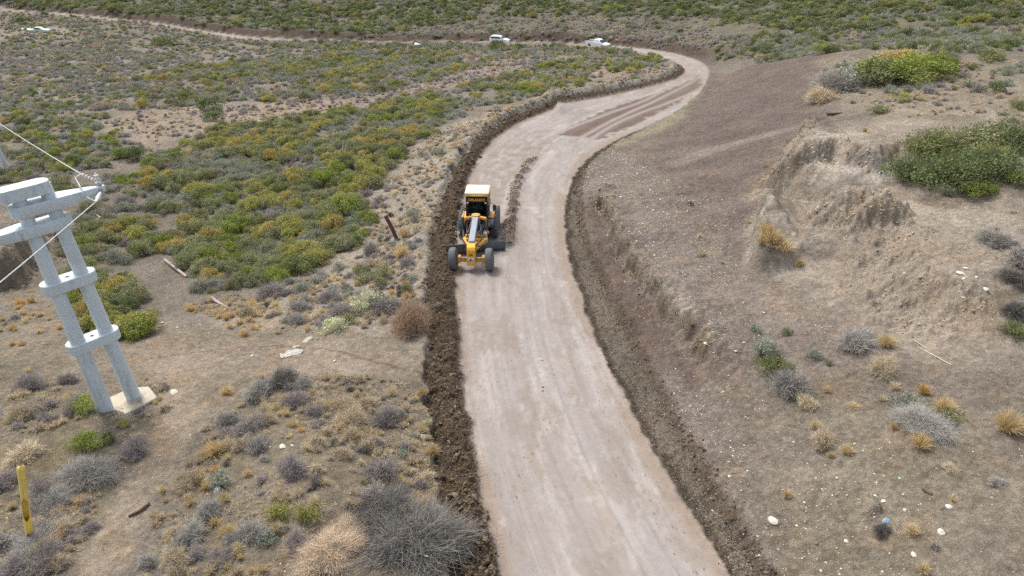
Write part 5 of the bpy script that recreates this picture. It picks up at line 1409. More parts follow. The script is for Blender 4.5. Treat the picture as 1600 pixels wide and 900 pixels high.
# ------------------------------------------------------------------ plants that stand out one by one
VAR['mound'] = [plant_mesh('cascading_shrub', merge(leafy(600 + i, 70, 3600, .018, .42, .40, .9), twiggy(620 + i, 300, .45, .004)), M_LEAF) for i in range(3)]
VAR['fuzz'] = [plant_mesh('fine_twig_bush', twiggy(640 + i, 3400, .42, .0022, .3, 3, .5, .35), M_TWIG) for i in range(2)]
FEATURE = [
 # px, py of the foot, width in picture, mesh set, tint, height factor, name, label
 (205,252,50,'green_hi','deep green',.9,'green_shrub','round deep green shrub standing alone beside the valley path'),
 (212,530,68,'green_hi','bright green',1,'green_shrub','largest bright green shrub, nearest the track, in the clump behind the pole'),
 (122,648,56,'green_hi','bright green',.8,'green_shrub','bright green shrub touching the left corner of the pole footing'),
 (128,708,58,'green_hi','bright green',1,'green_shrub','bright green shrub below the pole footing with bare twigs beside it'),
 (164,695,32,'green_hi','moss green',1,'green_shrub','small mossy shrub below the middle of the pole footing'),
 (190,668,24,'green_hi','yellow-green',.8,'green_shrub','little yellow-green shrub at the near right of the pole footing'),
 (322,176,56,'green','deep green',.8,'green_shrub','dark green mounded shrub on the pale clearing, the upper of two'),
 (330,190,40,'green','deep green',.8,'green_shrub','dark green mounded shrub on the pale clearing, the lower of two'),
 (250,72,55,'green','moss green',.6,'green_shrub','long flat green shrub on the pale flat below the far road'),
 (68,27,18,'green','deep green',1,'green_shrub','single dark round shrub beyond the wrecked car'),
 (30,40,34,'green','deep green',.8,'green_shrub','green bush left of the wrecked car'),
 (777,75,26,'green','moss green',1.0,'green_shrub','green bush hiding the lower half of the white estate car'),
 (764,76,16,'green','olive green',.9,'green_shrub','small olive bush under the tail of the estate car'),
 (925,82,22,'sage','sage grey-green',.7,'sage_shrub','grey-green bush just below the tail of the white pickup'),
 (955,83,26,'sage','olive green',.7,'sage_shrub','olive bush just below the bonnet of the white pickup'),
 (540,338,62,'green_hi','bright green',1,'green_shrub','tall bright green shrub at the right end of the thicket'),
 (432,445,48,'green_hi','bright green',1,'green_shrub','bright green shrub at the near tip of the thicket'),
 (465,430,60,'green_hi','moss green',1,'green_shrub','moss green shrub beside the near tip of the thicket'),
 (1448,130,130,'green_hi','bright green',.6,'green_shrub','big domed bright green bush crowning the bare hill'),
 (1392,134,130,'green_hi','moss green',.6,'green_shrub','big moss green bush in the middle of the hilltop clump'),
 (1420,108,80,'green_hi','mustard',.7,'green_shrub','mustard-tipped bush at the back of the hilltop clump'),
 (1470,112,60,'green_hi','bright green',1,'green_shrub','bright green bush at the right end of the hilltop clump'),
 (1342,137,100,'sage','sage grey-green',.7,'sage_shrub','grey-green bush at the left of the hilltop clump'),
 (1312,146,70,'grey_hi','grey',.9,'dry_shrub','grey half-dead bush hanging over the hill edge'),
 (1288,160,50,'grey_hi','pale tan',.9,'dry_shrub','bleached dead tangle at the left end of the hilltop clump'),
 (1286,85,38,'green','bright green',.9,'green_shrub','bright green shrub alone on the skyline of the bare hill'),
 (1380,178,40,'sage','olive green',.8,'sage_shrub','olive scrub below the hilltop clump'),
 (1412,160,34,'green','yellow-green',.8,'green_shrub','small yellow-green shrub below the hilltop clump'),
 (1556,96,60,'sage','moss green',.7,'sage_shrub','low mossy bush beside the trodden hilltop path'),
 (1560,148,42,'green','deep green',.9,'green_shrub','dark green shrub on the right of the hilltop'),
 (1440,285,96,'mound','deep green',.9,'cascading_shrub','left tip of the trailing green thicket on the right edge'),
 (1480,258,120,'mound','moss green',.9,'cascading_shrub','upper left of the trailing green thicket on the right edge'),
 (1530,245,130,'mound','olive green',.9,'cascading_shrub','crest of the trailing green thicket on the right edge'),
 (1500,300,130,'mound','deep green',.9,'cascading_shrub','lower slope of the trailing green thicket on the right edge'),
 (1560,285,130,'mound','deep green',.9,'cascading_shrub','dark heart of the trailing green thicket on the right edge'),
 (1600,240,120,'mound','deep green',.9,'cascading_shrub','upper right of the trailing green thicket on the right edge'),
 (1552,262,64,'green_hi','yellow-green',1.1,'green_shrub','bright yellow-green shrub growing through the trailing thicket'),
 (1532,312,64,'green_hi','bright green',.8,'green_shrub','bright green shrub at the lower end of the trailing thicket'),
 (1598,290,50,'green_hi','bright green',.9,'green_shrub','bright green shrub cut by the right edge of the picture'),
 (1482,305,28,'grey_hi','grey',.9,'dry_shrub','grey twiggy shrub at the foot of the trailing thicket'),
 (1196,562,54,'sage','blue-green',1.1,'sage_shrub','blue-green bush, the upper one on the stony right slope'),
 (1212,588,58,'green_hi','moss green',.9,'green_shrub','mossy bush in the middle of the row on the stony right slope'),
 (1240,622,64,'grey_hi','grey',1.1,'dry_shrub','grey bush, the lower one of the row on the right slope'),
 (1265,640,36,'grey_hi','fawn',1,'dry_shrub','fawn dry bush ending the row on the right slope'),
 (1276,562,32,'sage','blue-green',1.1,'sage_shrub','small blue-green bush beside the row on the right slope'),
 (1182,520,26,'sage','blue-green',1,'sage_shrub','small blue-green bush above the row on the right slope'),
 (1232,524,24,'green','deep green',.8,'green_shrub','little dark green plant above the row on the right slope'),
 (1296,572,16,'green','deep green',.8,'green_shrub','tiny dark green plant right of the row of bushes'),
 (1079,322,13,'green','deep green',1,'green_shrub','tiny dark green plant alone on the gravelly slope'),
 (1100,402,22,'sage','olive green',.5,'sage_shrub','flat olive plant on the gravelly slope'),
 (1345,548,66,'grey_hi','grey',.8,'dry_shrub','bleached tangled bush above the dry bushes at right'),
 (1388,585,54,'fuzz','fawn',.9,'dry_shrub','fawn-coloured dry bush on the right slope'),
 (1425,640,60,'sage','sage grey-green',.9,'sage_shrub','grey-green bush in the middle of the lower right clump'),
 (1458,680,92,'fuzz','grey',.6,'dry_shrub','wide grey twiggy bush of the lower right clump'),
 (1490,660,54,'sage','olive green',.8,'sage_shrub','olive bush at the right of the lower right clump'),
 (1442,704,38,'grass_hi','golden',1,'grass_tussock','golden tussock at the front of the lower right clump'),
 (1446,618,26,'grass_hi','orange',1,'grass_tussock','orange tussock at the top of the lower right clump'),
 (1398,672,14,'grass_hi','orange',1,'grass_tussock','small orange tussock left of the lower right clump'),
 (1482,650,40,'grass_hi','golden',1,'grass_tussock','golden grass behind the lower right clump'),
 (1582,682,54,'grass_hi','golden',1,'grass_tussock','big golden tussock at the right edge, below the eroded bank'),
 (1390,545,36,'grass_hi','golden',.8,'grass_tussock','golden grass beside the bleached tangled bush'),
 (1288,700,44,'grey_hi','fawn',1,'dry_shrub','fawn dry clump at the top of the stony hollow'),
 (1276,672,22,'grass_hi','straw',1,'grass_tussock','straw tussock above the stony hollow'),
 (1326,712,26,'grass_hi','straw',1,'grass_tussock','straw tussock at the right of the stony hollow'),
 (1300,716,14,'grass_hi','golden',1,'grass_tussock','little golden tussock in the stony hollow'),
 (1232,780,22,'grass_hi','straw',1,'grass_tussock','lone straw tussock on the gravel above the pale boulder'),
 (1336,640,22,'grass_hi','straw',.7,'grass_tussock','flat straw tuft above the stony hollow'),
 (1380,838,30,'grey_hi','dark grey',1,'dry_shrub','dark spiky shrub with a scrap of blue plastic on it'),
 (1488,738,24,'grey_hi','pale tan',.8,'dry_shrub','bleached dead twigs on the lower right ground'),
 (1560,760,26,'grey_hi','grey',.8,'dry_shrub','grey dead twigs near the right edge'),
 (1588,530,50,'sage','moss green',.9,'sage_shrub','mossy bush under the eroded bank at the right edge'),
 (1590,498,46,'grey_hi','dark grey',.9,'dry_shrub','dark twiggy bush under the eroded bank at the right edge'),
 (1556,382,50,'grey_hi','grey',.8,'dry_shrub','grey dead bush on the flat above the eroded bank'),
 (1590,445,48,'grey_hi','dark grey',.8,'dry_shrub','dark dead bush on the rim of the eroded bank'),
 (1198,372,26,'grass_hi','golden',1,'grass_tussock','golden grass on the crest of the earth wedge'),
 (1204,396,40,'grass_hi','golden',.9,'grass_tussock','golden grass draping the middle of the earth wedge'),
 (1226,408,34,'grass_hi','straw',.9,'grass_tussock','straw grass at the foot of the earth wedge'),
 (1210,402,34,'grass_hi','straw',.7,'grass_tussock','straw grass in the middle of the draped earth wedge'),
 (1192,385,22,'grass_hi','golden',.8,'grass_tussock','golden grass along the left rim of the earth wedge'),
 (1216,388,26,'grass_hi','golden',.7,'grass_tussock','golden grass on the back of the earth wedge'),
 (1250,418,18,'grass_hi','golden',1,'grass_tussock','small golden tuft at the end of the earth wedge'),
 (1352,206,9,'grass_hi','orange',1.2,'grass_tussock','single orange tussock on top of the pale outcrop'),
 (640,520,76,'fuzz','pinkish brown',1.2,'dry_shrub','rounded pinkish-brown dry bush at the edge of the road cut'),
 (566,490,66,'sage','pale cream-green',.9,'sage_shrub','pale cream-green cushion bush above the track, the upper of two'),
 (522,520,54,'sage','pale cream-green',.9,'sage_shrub','pale cream-green cushion bush above the track, the lower of two'),
 (600,490,46,'grey_hi','purple-grey',.8,'dry_shrub','purple-grey bush beside the upper cream-green cushion'),
 (640,885,185,'fuzz','dark grey',.62,'dry_shrub','huge dark grey fine-twigged bush at the bottom of the picture'),
 (590,832,125,'fuzz','dark grey',.55,'dry_shrub','grey fine-twigged bush behind the huge dark one'),
 (505,890,100,'fuzz','pinkish tan',.7,'dry_shrub','pinkish-tan dry bush at the bottom, beside the huge grey one'),
 (540,850,70,'fuzz','pinkish tan',.65,'dry_shrub','smaller pinkish-tan dry bush against the huge grey one'),
 (432,815,50,'sage','yellow-green',.9,'sage_shrub','thin yellow-green bush, the left one on the near knoll'),
 (478,820,54,'sage','yellow-green',1,'sage_shrub','thin yellow-green bush, the right one on the near knoll'),
 (412,855,46,'sage','blue-green',1,'sage_shrub','grey-blue bush at the lower left of the knoll'),
 (462,860,44,'grey_hi','purple-grey',1,'dry_shrub','purple-grey bush below the thin yellow-green ones'),
 (400,628,56,'grey_hi','grey',.8,'dry_shrub','grey bush beside the track, the left of a pair'),
 (434,612,58,'grey_hi','dark grey',.8,'dry_shrub','dark grey bush beside the track, the right of a pair'),
 (588,702,34,'grey_hi','purple-grey',1.1,'dry_shrub','purple-grey rounded shrub in the middle of the knoll'),
 (552,690,36,'grey_hi','fawn',1.1,'dry_shrub','fawn shrub left of the purple-grey one on the knoll'),
 (630,715,24,'sage','blue-green',1,'sage_shrub','blue-green plant on the knoll near the road cut'),
 (668,668,16,'sage','blue-green',1,'sage_shrub','small blue-green plant on the lip of the cut above a golden tussock'),
 (698,820,18,'sage','blue-green',1,'sage_shrub','small blue-green plant on the lip of the cut near the bottom'),
 (684,482,14,'sage','blue-green',1,'sage_shrub','small blue-green plant on the lip of the cut above the pinkish bush'),
 (583,755,32,'sage','sage grey-green',1,'sage_shrub','grey-green bush low on the near knoll'),
 (495,698,28,'grey_hi','fawn',1,'dry_shrub','fawn shrub on the left crest of the knoll'),
 (497,758,24,'grey_hi','dark grey',1,'dry_shrub','dark shrub below the white stones on the knoll'),
 (676,715,26,'grass_hi','golden',1,'grass_tussock','golden tussock on the lip of the cut, halfway down'),
 (692,838,28,'grass_hi','orange',.9,'grass_tussock','orange tussock on the lip of the cut near the bottom'),
 (572,856,16,'grass_hi','orange',1,'grass_tussock','orange tuft on top of the huge grey bush margin'),
 (626,405,32,'grass_hi','golden',1,'grass_tussock','big golden tussock below the leaning rusty post'),
 (632,372,22,'grass_hi','golden',1,'grass_tussock','golden tussock right of the leaning rusty post'),
 (335,715,40,'grass_hi','golden',.9,'grass_tussock','golden tussock beside the footpath on the knoll flank'),
 (362,690,26,'grass_hi','straw',.9,'grass_tussock','straw tussock above the footpath on the knoll flank'),
 (352,618,26,'grass_hi','golden',.8,'grass_tussock','golden tussock where the footpath leaves the track'),
 (84,850,28,'grass_hi','orange',1,'grass_tussock','orange tussock at the near end of the yellow pipe'),
 (108,628,26,'grass_hi','golden',1,'grass_tussock','golden tussock left of the pole footing'),
 (128,760,90,'fuzz','grey',.7,'dry_shrub','wide pale grey tangle right of the yellow pipe'),
 (65,800,70,'fuzz','grey',.7,'dry_shrub','pale grey tangle touching the yellow pipe'),
 (30,725,60,'grey_hi','fawn',.7,'dry_shrub','fawn scrub above the yellow pipe'),
 (40,880,90,'fuzz','grey',.6,'dry_shrub','grey tangle below the yellow pipe'),
 (420,468,50,'grey_hi','purple-grey',.9,'dry_shrub','purple-grey bush beside the dark blue plastic sheet'),
 (450,445,26,'sage','blue-green',1,'sage_shrub','silvery blue-green bush at the near edge of the thicket'),
]
for (px, py, wpx, vset, tint, hf, nm, lab) in FEATURE:
    p = at_px(px, py)[0]
    s = wpx * (p[1] * CP - (p[2] - CAM_H) * SP) / FPX
    if vset == 'grass_hi': s *= 1.15
    m = VAR[vset]; m = m[int(RNG.integers(len(m)))]
    o = new_plant(m, nm, p[0], p[1] + .25 * s, s, tint, lab, None, 'grass' if 'grass' in nm else 'shrub', sh=hf)
    if s > 1.0 and 'grass' not in nm:
        V, F, L = stems(int(px), 16, .42, .010)
        c = plant_mesh('stem', (V, F, L), M_TWIG); c = bpy.data.objects.new('stem', c); COL.objects.link(c); c.parent = o
        c['tint'] = [float(x) for x in TINT['fawn']]

# ------------------------------------------------------------------ things lying about
def lying(name, pts, r, mat, label, cat, n=10, lift=0.0):
    """a bar or pipe through ground points given in the picture (with height above the ground)"""
    P = []
    for px, py, h in pts:
        v = P3(px, py); v.z += h + lift; P.append(v)
    return tag(MB().path(P, r, n).build(name, mat, None, 40), label, cat)
def yellow_pipe():
    base = P3(47, 846); top = pole_pt(32, 727, base.y + .25)
    ax = (top - base); L = ax.length; q = ax.to_track_quat('Z', 'Y')
    R, n, m = .105, 22, 34
    bm = bmesh.new(); r = np.random.default_rng(3)
    jag = np.clip(.35 + .55 * np.array([math.sin(k * .9) * .1 + r.uniform(-.12, .12) for k in range(m + 1)]), 0, 1)
    grid = []
    for i in range(m + 1):
        f = i / m
        gap = .0
        if .30 < f < .60: gap = (1.7 + .9 * jag[i]) * min(1, (f - .30) / .05, (.60 - f) / .05)
        if f < .14: gap = 2.9 * (1 - f / .14) + .3
        row = []
        for k in range(n + 1):
            a = math.radians(180) + gap / 2 + (2 * math.pi - gap) * k / n - .02
            for rr in (R, R - .014):
                cap = 1.0 if f < .975 else math.sqrt(max(.02, 1 - ((f - .975) / .026) ** 2))
                row.append(bm.verts.new(base + q @ Vector((rr * cap * math.cos(a), rr * cap * math.sin(a), f * L))))
        grid.append(row)
    for i in range(m):
        for k in range(n):
            o0, i0, o1, i1 = 2 * k, 2 * k + 1, 2 * k + 2, 2 * k + 3
            bm.faces.new((grid[i][o0], grid[i][o1], grid[i + 1][o1], grid[i + 1][o0]))
            bm.faces.new((grid[i][i1], grid[i][i0], grid[i + 1][i0], grid[i + 1][i1]))
        for k in (0, n):
            bm.faces.new((grid[i][2 * k], grid[i][2 * k + 1], grid[i + 1][2 * k + 1], grid[i + 1][2 * k]))
    bmesh.ops.recalc_face_normals(bm, faces=bm.faces)
    me = bpy.data.meshes.new('broken_pipe'); bm.to_mesh(me); bm.free(); me.materials.append(M_YPIPE)
    for p in me.polygons: p.use_smooth = True
    o = bpy.data.objects.new('broken_pipe', me); COL.objects.link(o)
    tag(o, 'upright yellow plastic pipe with a torn side and jagged lower end', 'pipe')
yellow_pipe()
b0 = P3(621, 372); t0 = pole_pt(602, 337, b0.y + .1)
tag(MB().path([b0 - Vector((0, 0, .2)), b0.lerp(t0, .5), t0], .125, 16).build('rusty_post', M_RUST, None, 40), 'leaning rusty steel pipe post on the bank beside the road', 'post')
q = P3(1304, 180); _l = 26 * (q.y * CP - (q.z - CAM_H) * SP) / FPX
pk = MB().box((0, 0, .12), (_l, .24, .22), (.05, -.04, 0), .02).build('wooden_plank', M_WOOD); pk.location = q
tag(pk, 'dark wooden sleeper lying below the hilltop bushes', 'plank')
lying('buried_pipe', [(133, 322, .06), (158, 342, .05)], .09, M_PIPEPINK, 'old pipe length in the gully, topmost piece beside the pole arm', 'pipe')
lying('buried_pipe', [(183, 354, .06), (197, 366, .05)], .09, M_PIPEPINK, 'short old pipe length in the gully, second piece from the top', 'pipe')
lying('buried_pipe', [(258, 408, .10), (292, 434, .06)], .10, M_PIPEPINK, 'old pipe length on the gully path beside the thicket', 'pipe')
lying('buried_pipe', [(330, 466, .03), (358, 484, .02)], .10, M_PIPEPINK, 'half-sunken old pipe at the near end of the thicket', 'pipe')
lying('charred_stick', [(201, 808, .03), (218, 800, .05), (234, 788, .05)], .05, M_WOOD, 'dark charred stick on the footpath below the pole', 'stick', 6)
lying('dry_stick', [(1440, 546, .02), (1462, 558, .03), (1486, 571, .02)], .022, M_DEADWOOD, 'long pale stick on the bare slope below the eroded bank', 'stick', 5)
lying('dry_stick', [(1428, 532, .02), (1447, 545, .02)], .02, M_DEADWOOD, 'short pale stick above the long one on the slope', 'stick', 5)
lying('dry_stick', [(590, 664, .02), (577, 672, .02)], .03, M_WOOD, 'short dark stick on top of the near knoll', 'stick', 5)
lying('dry_stick', [(468, 728, .01), (480, 731, .02), (490, 728, .02)], .02, M_DEADWOOD, 'small bent pale stick beside a dark shrub on the knoll', 'stick', 5)
lying('wooden_plank', [(1440, 764, .03), (1456, 773, .03)], .045, M_WOOD, 'short brown plank piece on the stony ground at lower right', 'plank', 4)

def crumple(name, px, py, wx, wy, h, mat, label, cat, seed, rz=0.0, tilt=(0, 0)):
    """a thin crumpled sheet or bag lying on the ground"""
    r = np.random.default_rng(seed); n = 9
    p = P3(px, py); bm = bmesh.new(); g_ = []
    for i in range(n + 1):
        row = []
        for j in range(n + 1):
            u, w = i / n - .5, j / n - .5
            e = 1 - (abs(u) * 2) ** 6 * r.uniform(.0, .5) ; e2 = 1 - (abs(w) * 2) ** 6 * r.uniform(.0, .5)
            x, y = u * wx * e2 + r.normal(0, .03) * wx, w * wy * e + r.normal(0, .03) * wy
            zz = h * max(0, 1 - (2 * u) ** 2) * max(0, 1 - (2 * w) ** 2) * r.uniform(.6, 1.1) + .012
            row.append(bm.verts.new((x, y, zz)))
        g_.append(row)
    for i in range(n):
        for j in range(n): bm.faces.new((g_[i][j], g_[i + 1][j], g_[i + 1][j + 1], g_[i][j + 1]))
    bmesh.ops.solidify(bm, geom=bm.faces[:], thickness=.008)
    me = bpy.data.meshes.new(name); bm.to_mesh(me); bm.free(); me.materials.append(mat)
    o = bpy.data.objects.new(name, me); COL.objects.link(o)
    # follow the slope
    e = .2; nx = (ground_h(p.x + e, p.y) - ground_h(p.x - e, p.y)) / (2 * e); ny = (ground_h(p.x, p.y + e) - ground_h(p.x, p.y - e)) / (2 * e)
    o.location = p + Vector((0, 0, .012)); o.rotation_euler = (math.atan(ny) + tilt[0], -math.atan(nx) + tilt[1], rz)
    return tag(o, label, cat)
crumple('plastic_bag', 249, 331, .85, .5, .35, M_TEALBAG, 'dark teal plastic bag lying in the gully path', 'bag', 1, .2)
crumple('plastic_sheet', 467, 456, .8, .5, .14, M_BAG, 'dark blue plastic sheet on the bank below the thicket', 'plastic sheet', 2, .3)
crumple('plaster_patch', 455, 552, 1.0, .72, .03, M_PLASTER, 'large flat patch of white plaster on the track', 'plaster', 3, .35)
crumple('plaster_patch', 463, 542, .34, .26, .04, M_PLASTER, 'small white plaster piece just above the large patch', 'plaster', 4, .2)
crumple('plaster_patch', 481, 531, .5, .28, .03, M_PLASTER, 'narrow white plaster piece right of the large patch', 'plaster', 5, .9)
crumple('plaster_patch', 523, 564, .16, .12, .02, M_PLASTER, 'tiny white scrap on the track right of the plaster', 'litter', 6, .9)
crumple('paper_scrap', 340, 767, .22, .3, .06, M_WHITE, 'white and red scrap of packaging on the knoll flank', 'litter', 7, .3, (.5, .2))
crumple('paper_scrap', 664, 683, .42, .22, .05, M_PLASTER, 'pointed whitish scrap on the lip of the road cut', 'litter', 8, -.4)
crumple('plastic_scrap', 1384, 815, .26, .18, .06, M_LBLUE, 'pale blue plastic scrap on a dark spiky shrub', 'litter', 9, .6)
crumple('paper_scrap', 637, 480, .18, .3, .03, M_WHITE, 'white scrap stuck on top of the pinkish-brown bush', 'litter', 10, .4, (.6, 0))
crumple('paper_scrap', 845, 562, .26, .10, .03, M_WHITE, 'white curved scrap on the middle of the road', 'litter', 11, -.6)
crumple('paper_scrap', 530, 481, .14, .12, .04, M_WHITE, 'tiny white scrap between the two cream-green cushions', 'litter', 12, -.2)
crumple('paper_scrap', 409, 613, .14, .1, .05, M_RED, 'tiny pinkish-red scrap on the grey bush beside the track', 'litter', 13, -.2)
crumple('paper_scrap', 348, 152, .5, .4, .1, M_WHITE, 'small white scrap in the scrub of the middle slope', 'litter', 14, 0)

def stone(px, py, wpx, tint, label, group=None, sink=.25, seed=None):
    p = at_px(px, py)[0]; s = wpx * (p[1] * CP - (p[2] - CAM_H) * SP) / FPX
    m = VAR['stone'][int(RNG.integers(len(VAR['stone'])))]
    o = bpy.data.objects.new('stone', m); COL.objects.link(o)
    o.location = (p[0], p[1], p[2] + s * (.3 - sink)); o.rotation_euler = (RNG.normal(0, .15), RNG.normal(0, .15), RNG.uniform(0, 6.28)); o.scale = (s, s * .8, s * .75)
    c = T(*tint); o['tint'] = [float(x) for x in c]
    return tag(o, label, 'stone', group)
W_, B_ = (206, 200, 190), (128, 126, 126)
for a in [(1207,814,17,W_,'pale boulder, the largest stone, on the gravel right of the ditch'),(1482,792,10,W_,'round white stone on the lower right ground'),
          (1470,832,13,W_,'flat white stone below the round white one'),(1428,867,9,W_,'white stone lowest on the lower right ground'),
          (1322,846,8,W_,'grey-white stone left of the dark spiky shrub'),(1380,783,7,W_,'white stone on the little earth stump'),
          (1414,798,9,W_,'pale stones right of the earth stump'),(1500,427,12,W_,'largest pale stone of the heap on the upper bank'),
          (1506,436,9,W_,'second pale stone of the heap on the upper bank'),(1509,420,9,W_,'topmost pale stone of the heap on the upper bank'),
          (1540,453,14,W_,'flat pale stone right of the heap on the upper bank'),(1526,433,6,W_,'small pale stone between heap and flat stone'),
          (1505,465,6,W_,'small pale stone below the heap on the upper bank'),(442,698,11,W_,'larger white stone on the crest of the knoll'),
          (457,697,8,W_,'smaller white stone on the crest of the knoll'),(471,698,4,W_,'tiny white stone right of the two on the knoll'),
          (272,613,12,W_,'pale stone at the fork of track and footpath'),(848,605,6,B_,'dark stone lying alone on the road'),
          (848,611,5,B_,'second small dark stone on the road'),(1147,607,6,B_,'blue-grey stone on the gravel above the ditch'),
          (1103,537,8,W_,'pale stone on the eroded lip above the ditch'),(254,505,8,W_,'white stone beside the green clump behind the pole'),
          (244,515,9,W_,'pale stone at the right foot of the brightest green shrub'),(277,512,5,W_,'small white stone right of the green clump'),
          (1335,694,6,W_,'pale stone at the top right of the stony hollow'),(1406,748,6,(150,176,170),'greenish stone on the lower right ground')]:
    stone(*a)
# loose stones: the 150 largest one by one, the gravel as one mass
def in_poly(pts, n):
    P = region_xy(pts); lo, hi = P.min(0), P.max(0)
    x, y = RNG.uniform(lo[0], hi[0], n), RNG.uniform(lo[1], hi[1], n)
    k = poly_sd(P, x, y) < 0
    return x[k], y[k]
GRAV = [([(905,270),(960,232),(1060,290),(1150,420),(1140,600),(1230,900),(1190,960),(1060,690),(1020,560),(950,380)], 34, 'on the gravelly slope above the ditch'),
        ([(1060,640),(1140,600),(1330,690),(1430,820),(1400,960),(1230,960)], 34, 'on the stony ground right of the ditch'),
        ([(1330,690),(1600,690),(1600,960),(1400,960)], 16, 'on the lower right ground'),
        ([(1060,290),(1190,300),(1190,440),(1320,520),(1200,600),(1140,560)], 20, 'on the bare slope below the outcrop'),
        ([(1260,205),(1400,215),(1420,280),(1280,275)], 5, 'on the pale outcrop'),
        ([(250,540),(660,540),(660,600),(420,590),(290,720),(170,900),(120,900)], 5, 'on the track and footpath'),
        ([(330,690),(420,592),(560,575),(670,620),(700,900),(300,900)], 4, 'on the near knoll')]
gx, gy, gs, gw = [], [], [], []
for pts, dens, where in GRAV:
    P = region_xy(pts); area = np.prod(P.max(0) - P.min(0))
    x, y = in_poly(pts, int(area * dens))
    keep = RNG.uniform(0, 1, x.size) < np.clip(.55 + .9 * fbm(x * .5, y * .5, 3, 700), .1, 1); x, y = x[keep], y[keep]
    gx.append(x); gy.append(y); gs.append(np.clip(y / 32, .9, 1.5) * (.032 + .12 * RNG.beta(1.1, 5, x.size)) + .10 * (RNG.uniform(0, 1, x.size) < .02) * RNG.uniform(.2, 1, x.size)); gw += [where] * x.size
# right hand ditch is full of stones
dj = np.where((ditchR > .5) & (fy < 60) & (fy > 11))[0]
dj = RNG.choice(dj, min(5000, dj.size * 2)); gx.append(fx[dj] + RNG.normal(0, .06, dj.size)); gy.append(fy[dj] + RNG.normal(0, .06, dj.size))
gs.append(.02 + .05 * RNG.beta(1.2, 5, dj.size)); gw += ['in the ditch'] * dj.size
gx, gy, gs, gw = np.concatenate(gx), np.concatenate(gy), np.concatenate(gs), np.array(gw)
ok = np.maximum(-line_dist(L_XY, gx, gy)[0], line_dist(R_XY, gx, gy)[0]) > .1
gx, gy, gs, gw = gx[ok], gy[ok], gs[ok], gw[ok]
gz = ground_h(gx, gy)
vx, vy, vd = project(np.c_[gx, gy, gz]); vis = (vx > 4) & (vx < 1596) & (vy > 4) & (vy < 896)
bigp = np.where(vis, gs * FPX / vd, 0); top = np.argsort(-bigp)[:150]
GT = np.array([T(206, 196, 184), T(176, 164, 152), T(136, 130, 126), T(124, 132, 138), T(222, 218, 210), T(166, 148, 128)])
gt = GT[RNG.choice(6, gx.size, p=[.24, .26, .2, .12, .06, .12])] * RNG.uniform(.85, 1.1, (gx.size, 1))
gt[gw == 'in the ditch'] *= .78
isb = np.zeros(gx.size, bool); isb[top] = True
for i in top:
    br = gt[i].mean(); word = 'pale' if br > .42 else ('grey-brown' if br > .24 else 'dark grey')
    o = bpy.data.objects.new('stone', VAR['stone'][int(RNG.integers(7))]); COL.objects.link(o)
    o.location = (gx[i], gy[i], gz[i] + gs[i] * .1); o.scale = (gs[i], gs[i] * RNG.uniform(.7, 1), gs[i] * .8); o.rotation_euler = (0, 0, RNG.uniform(0, 6.28)); o['tint'] = [float(x) for x in gt[i]]
    side_ = 'higher up' if vy[i] < 560 else ('halfway down' if vy[i] < 730 else 'near the bottom')
    tag(o, f'small {word} loose stone {side_} {gw[i]}', 'stone', f'loose stones {gw[i]}')
rest = np.where(~isb)[0]; n = rest.size
scatter_object('gravel', VAR['stone'], np.c_[gx, gy, gz + gs * .12][rest], np.c_[RNG.normal(0, .4, (n, 2)), RNG.uniform(0, 6.28, n)],
               np.c_[gs, gs * .85, gs * .8][rest], gt[rest], 'loose gravel on the right slope, in the ditch and on the tracks')
# clods of freshly turned soil along the left edge and in the windrow behind the blade
cj = np.where((DARKL > .45) & (fy < 120) & (fy > 11))[0]; wj = np.where((windrow > .3) & (fy < 90))[0]
rj = np.where((ditchR > .35) & (fy < 75) & (fy > 11))[0]
redge = np.where((np.abs(eR - WD_R) < .3) & (RT > .3) & (DC > 0) & (fy < 75) & (fy > 11))[0]
parts_ = [(RNG.choice(cj, 8500), .05, .30, 6.), (RNG.choice(cj, 260), .2, .3, 2.), (RNG.choice(wj, 1200), .035, .14, 4.), (RNG.choice(rj, 5000), .03, .16, 6.), (RNG.choice(redge, 2600), .04, .28, 6.)]
cc = np.concatenate([p[0] for p in parts_]); n = cc.size
cs = np.concatenate([lo + hi * RNG.beta(1.0, k, p.size) for p, lo, hi, k in parts_]) * np.clip(fy[cc] / 40, .8, 1.6)
cx_, cy_ = fx[cc] + RNG.normal(0, .08, n), fy[cc] + RNG.normal(0, .08, n)
CT = np.array([T(104, 90, 76), T(120, 104, 88), T(92, 80, 68), T(140, 124, 106)])
scatter_object('soil_clods', VAR['clod'], np.c_[cx_, cy_, ground_h(cx_, cy_) + cs * .1], RNG.uniform(0, 6.28, (n, 3)), np.c_[cs, cs * .85, cs * .8],
               CT[RNG.choice(4, n, p=[.4, .3, .2, .1])] * .9, 'dark soil clods heaped along both road edges and behind the blade')
# crusted lumps of dry earth on the eroded steps
kj = np.where((rough > .12) & (fx > 6) & (fy < 90))[0]; pk = np.clip(rough[kj], 0, .5) ** 1.5 * (fy[kj] ** 2); kj = RNG.choice(kj, 2600, p=pk / pk.sum())
kl = np.where((rough > .12) & (fx < -15) & (fy < 60))[0]; kj = np.r_[kj, RNG.choice(kl, 900)]
n = kj.size; ks = .08 + .62 * RNG.beta(.8, 6, n); kc = soil[kj] / ALB * .92 * RNG.uniform(.86, 1.06, (n, 1))
kx, ky = fx[kj] + RNG.normal(0, .1, n), fy[kj] + RNG.normal(0, .1, n)
scatter_object('earth_crust', VAR['clod'], np.c_[kx, ky, ground_h(kx, ky) - ks * .2], np.c_[RNG.normal(0, .6, (n, 2)), RNG.uniform(0, 6.28, n)], np.c_[ks, ks * .7, ks * .75],
               kc, 'crumbling lumps of pale dry earth on the eroded steps of the hill')
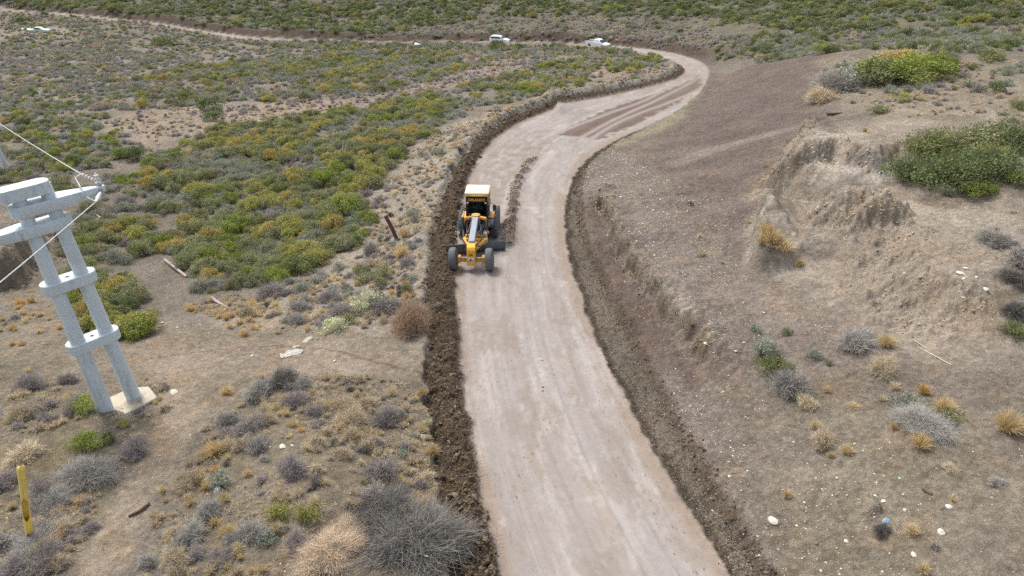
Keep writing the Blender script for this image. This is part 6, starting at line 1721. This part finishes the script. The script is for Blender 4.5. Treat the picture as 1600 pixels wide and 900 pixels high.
# dry litter: fallen stalks and wisps of grass over the near banks
VAR['wisp'] = [plant_mesh('wisp', tuft(800 + i, 34, .35, .022, .75, .6), M_GRASS) for i in range(4)] + [plant_mesh('wisp', twiggy(820 + i, 26, .25, .017, .4, 1), M_TWIG) for i in range(3)]
WISP = [([(330,690),(420,592),(560,575),(670,620),(706,900),(700,960),(200,960),(240,790)], 34), ([(0,560),(110,610),(190,700),(150,800),(100,960),(-60,960)], 30),
        ([(300,470),(560,330),(600,280),(720,190),(860,150),(1040,112),(860,168),(765,215),(700,285),(664,420),(660,520),(430,520)], 7),
        ([(200,590),(280,600),(250,650),(170,760),(120,740)], 16), ([(0,440),(120,440),(250,520),(640,520),(640,540),(250,560),(0,560)], 2.5),
        ([(1420,330),(1600,330),(1600,700),(1300,620),(1330,520),(1480,500)], 2), ([(1290,95),(1600,95),(1600,190),(1350,170)], 2.5),
        ([(170,182),(320,166),(520,150),(800,88),(860,92),(720,135),(330,210),(230,240)], 2.0)]
wx, wy = [], []
for pts, dens in WISP:
    P = region_xy(pts); x, y = in_poly(pts, int(np.prod(P.max(0) - P.min(0)) * dens))
    k = RNG.uniform(0, 1, x.size) < np.clip(.4 + 1.5 * fbm(x * .4, y * .4, 3, 710), .05, 1)
    wx.append(x[k]); wy.append(y[k])
wx, wy = np.concatenate(wx), np.concatenate(wy)
ok = np.maximum(-line_dist(L_XY, wx, wy)[0], line_dist(R_XY, wx, wy)[0]) > 1.5
for _P in PATHS: ok &= (poly_sd(_P, wx, wy) > -.1) | (RNG.uniform(0, 1, wx.size) < .08)
wx, wy = wx[ok], wy[ok]; n = wx.size
ws_ = RNG.uniform(.14, .42, n) * np.clip(wy / 40, .8, 2.0)
WT = np.array([TINT['straw'], TINT['pale tan'], TINT['fawn'], TINT['grey'], TINT['golden']])
scatter_object('dry_litter', VAR['wisp'], np.c_[wx, wy, ground_h(wx, wy)], np.c_[RNG.normal(0, .25, (n, 2)), RNG.uniform(0, 6.28, n)], np.c_[ws_, ws_, ws_ * .8],
               WT[RNG.choice(5, n, p=[.20, .28, .26, .22, .04])] * RNG.uniform(.85, 1.1, (n, 1)), 'wispy dry grass and twig litter on the near banks')
print('gravel', gx.size, 'litter', n)
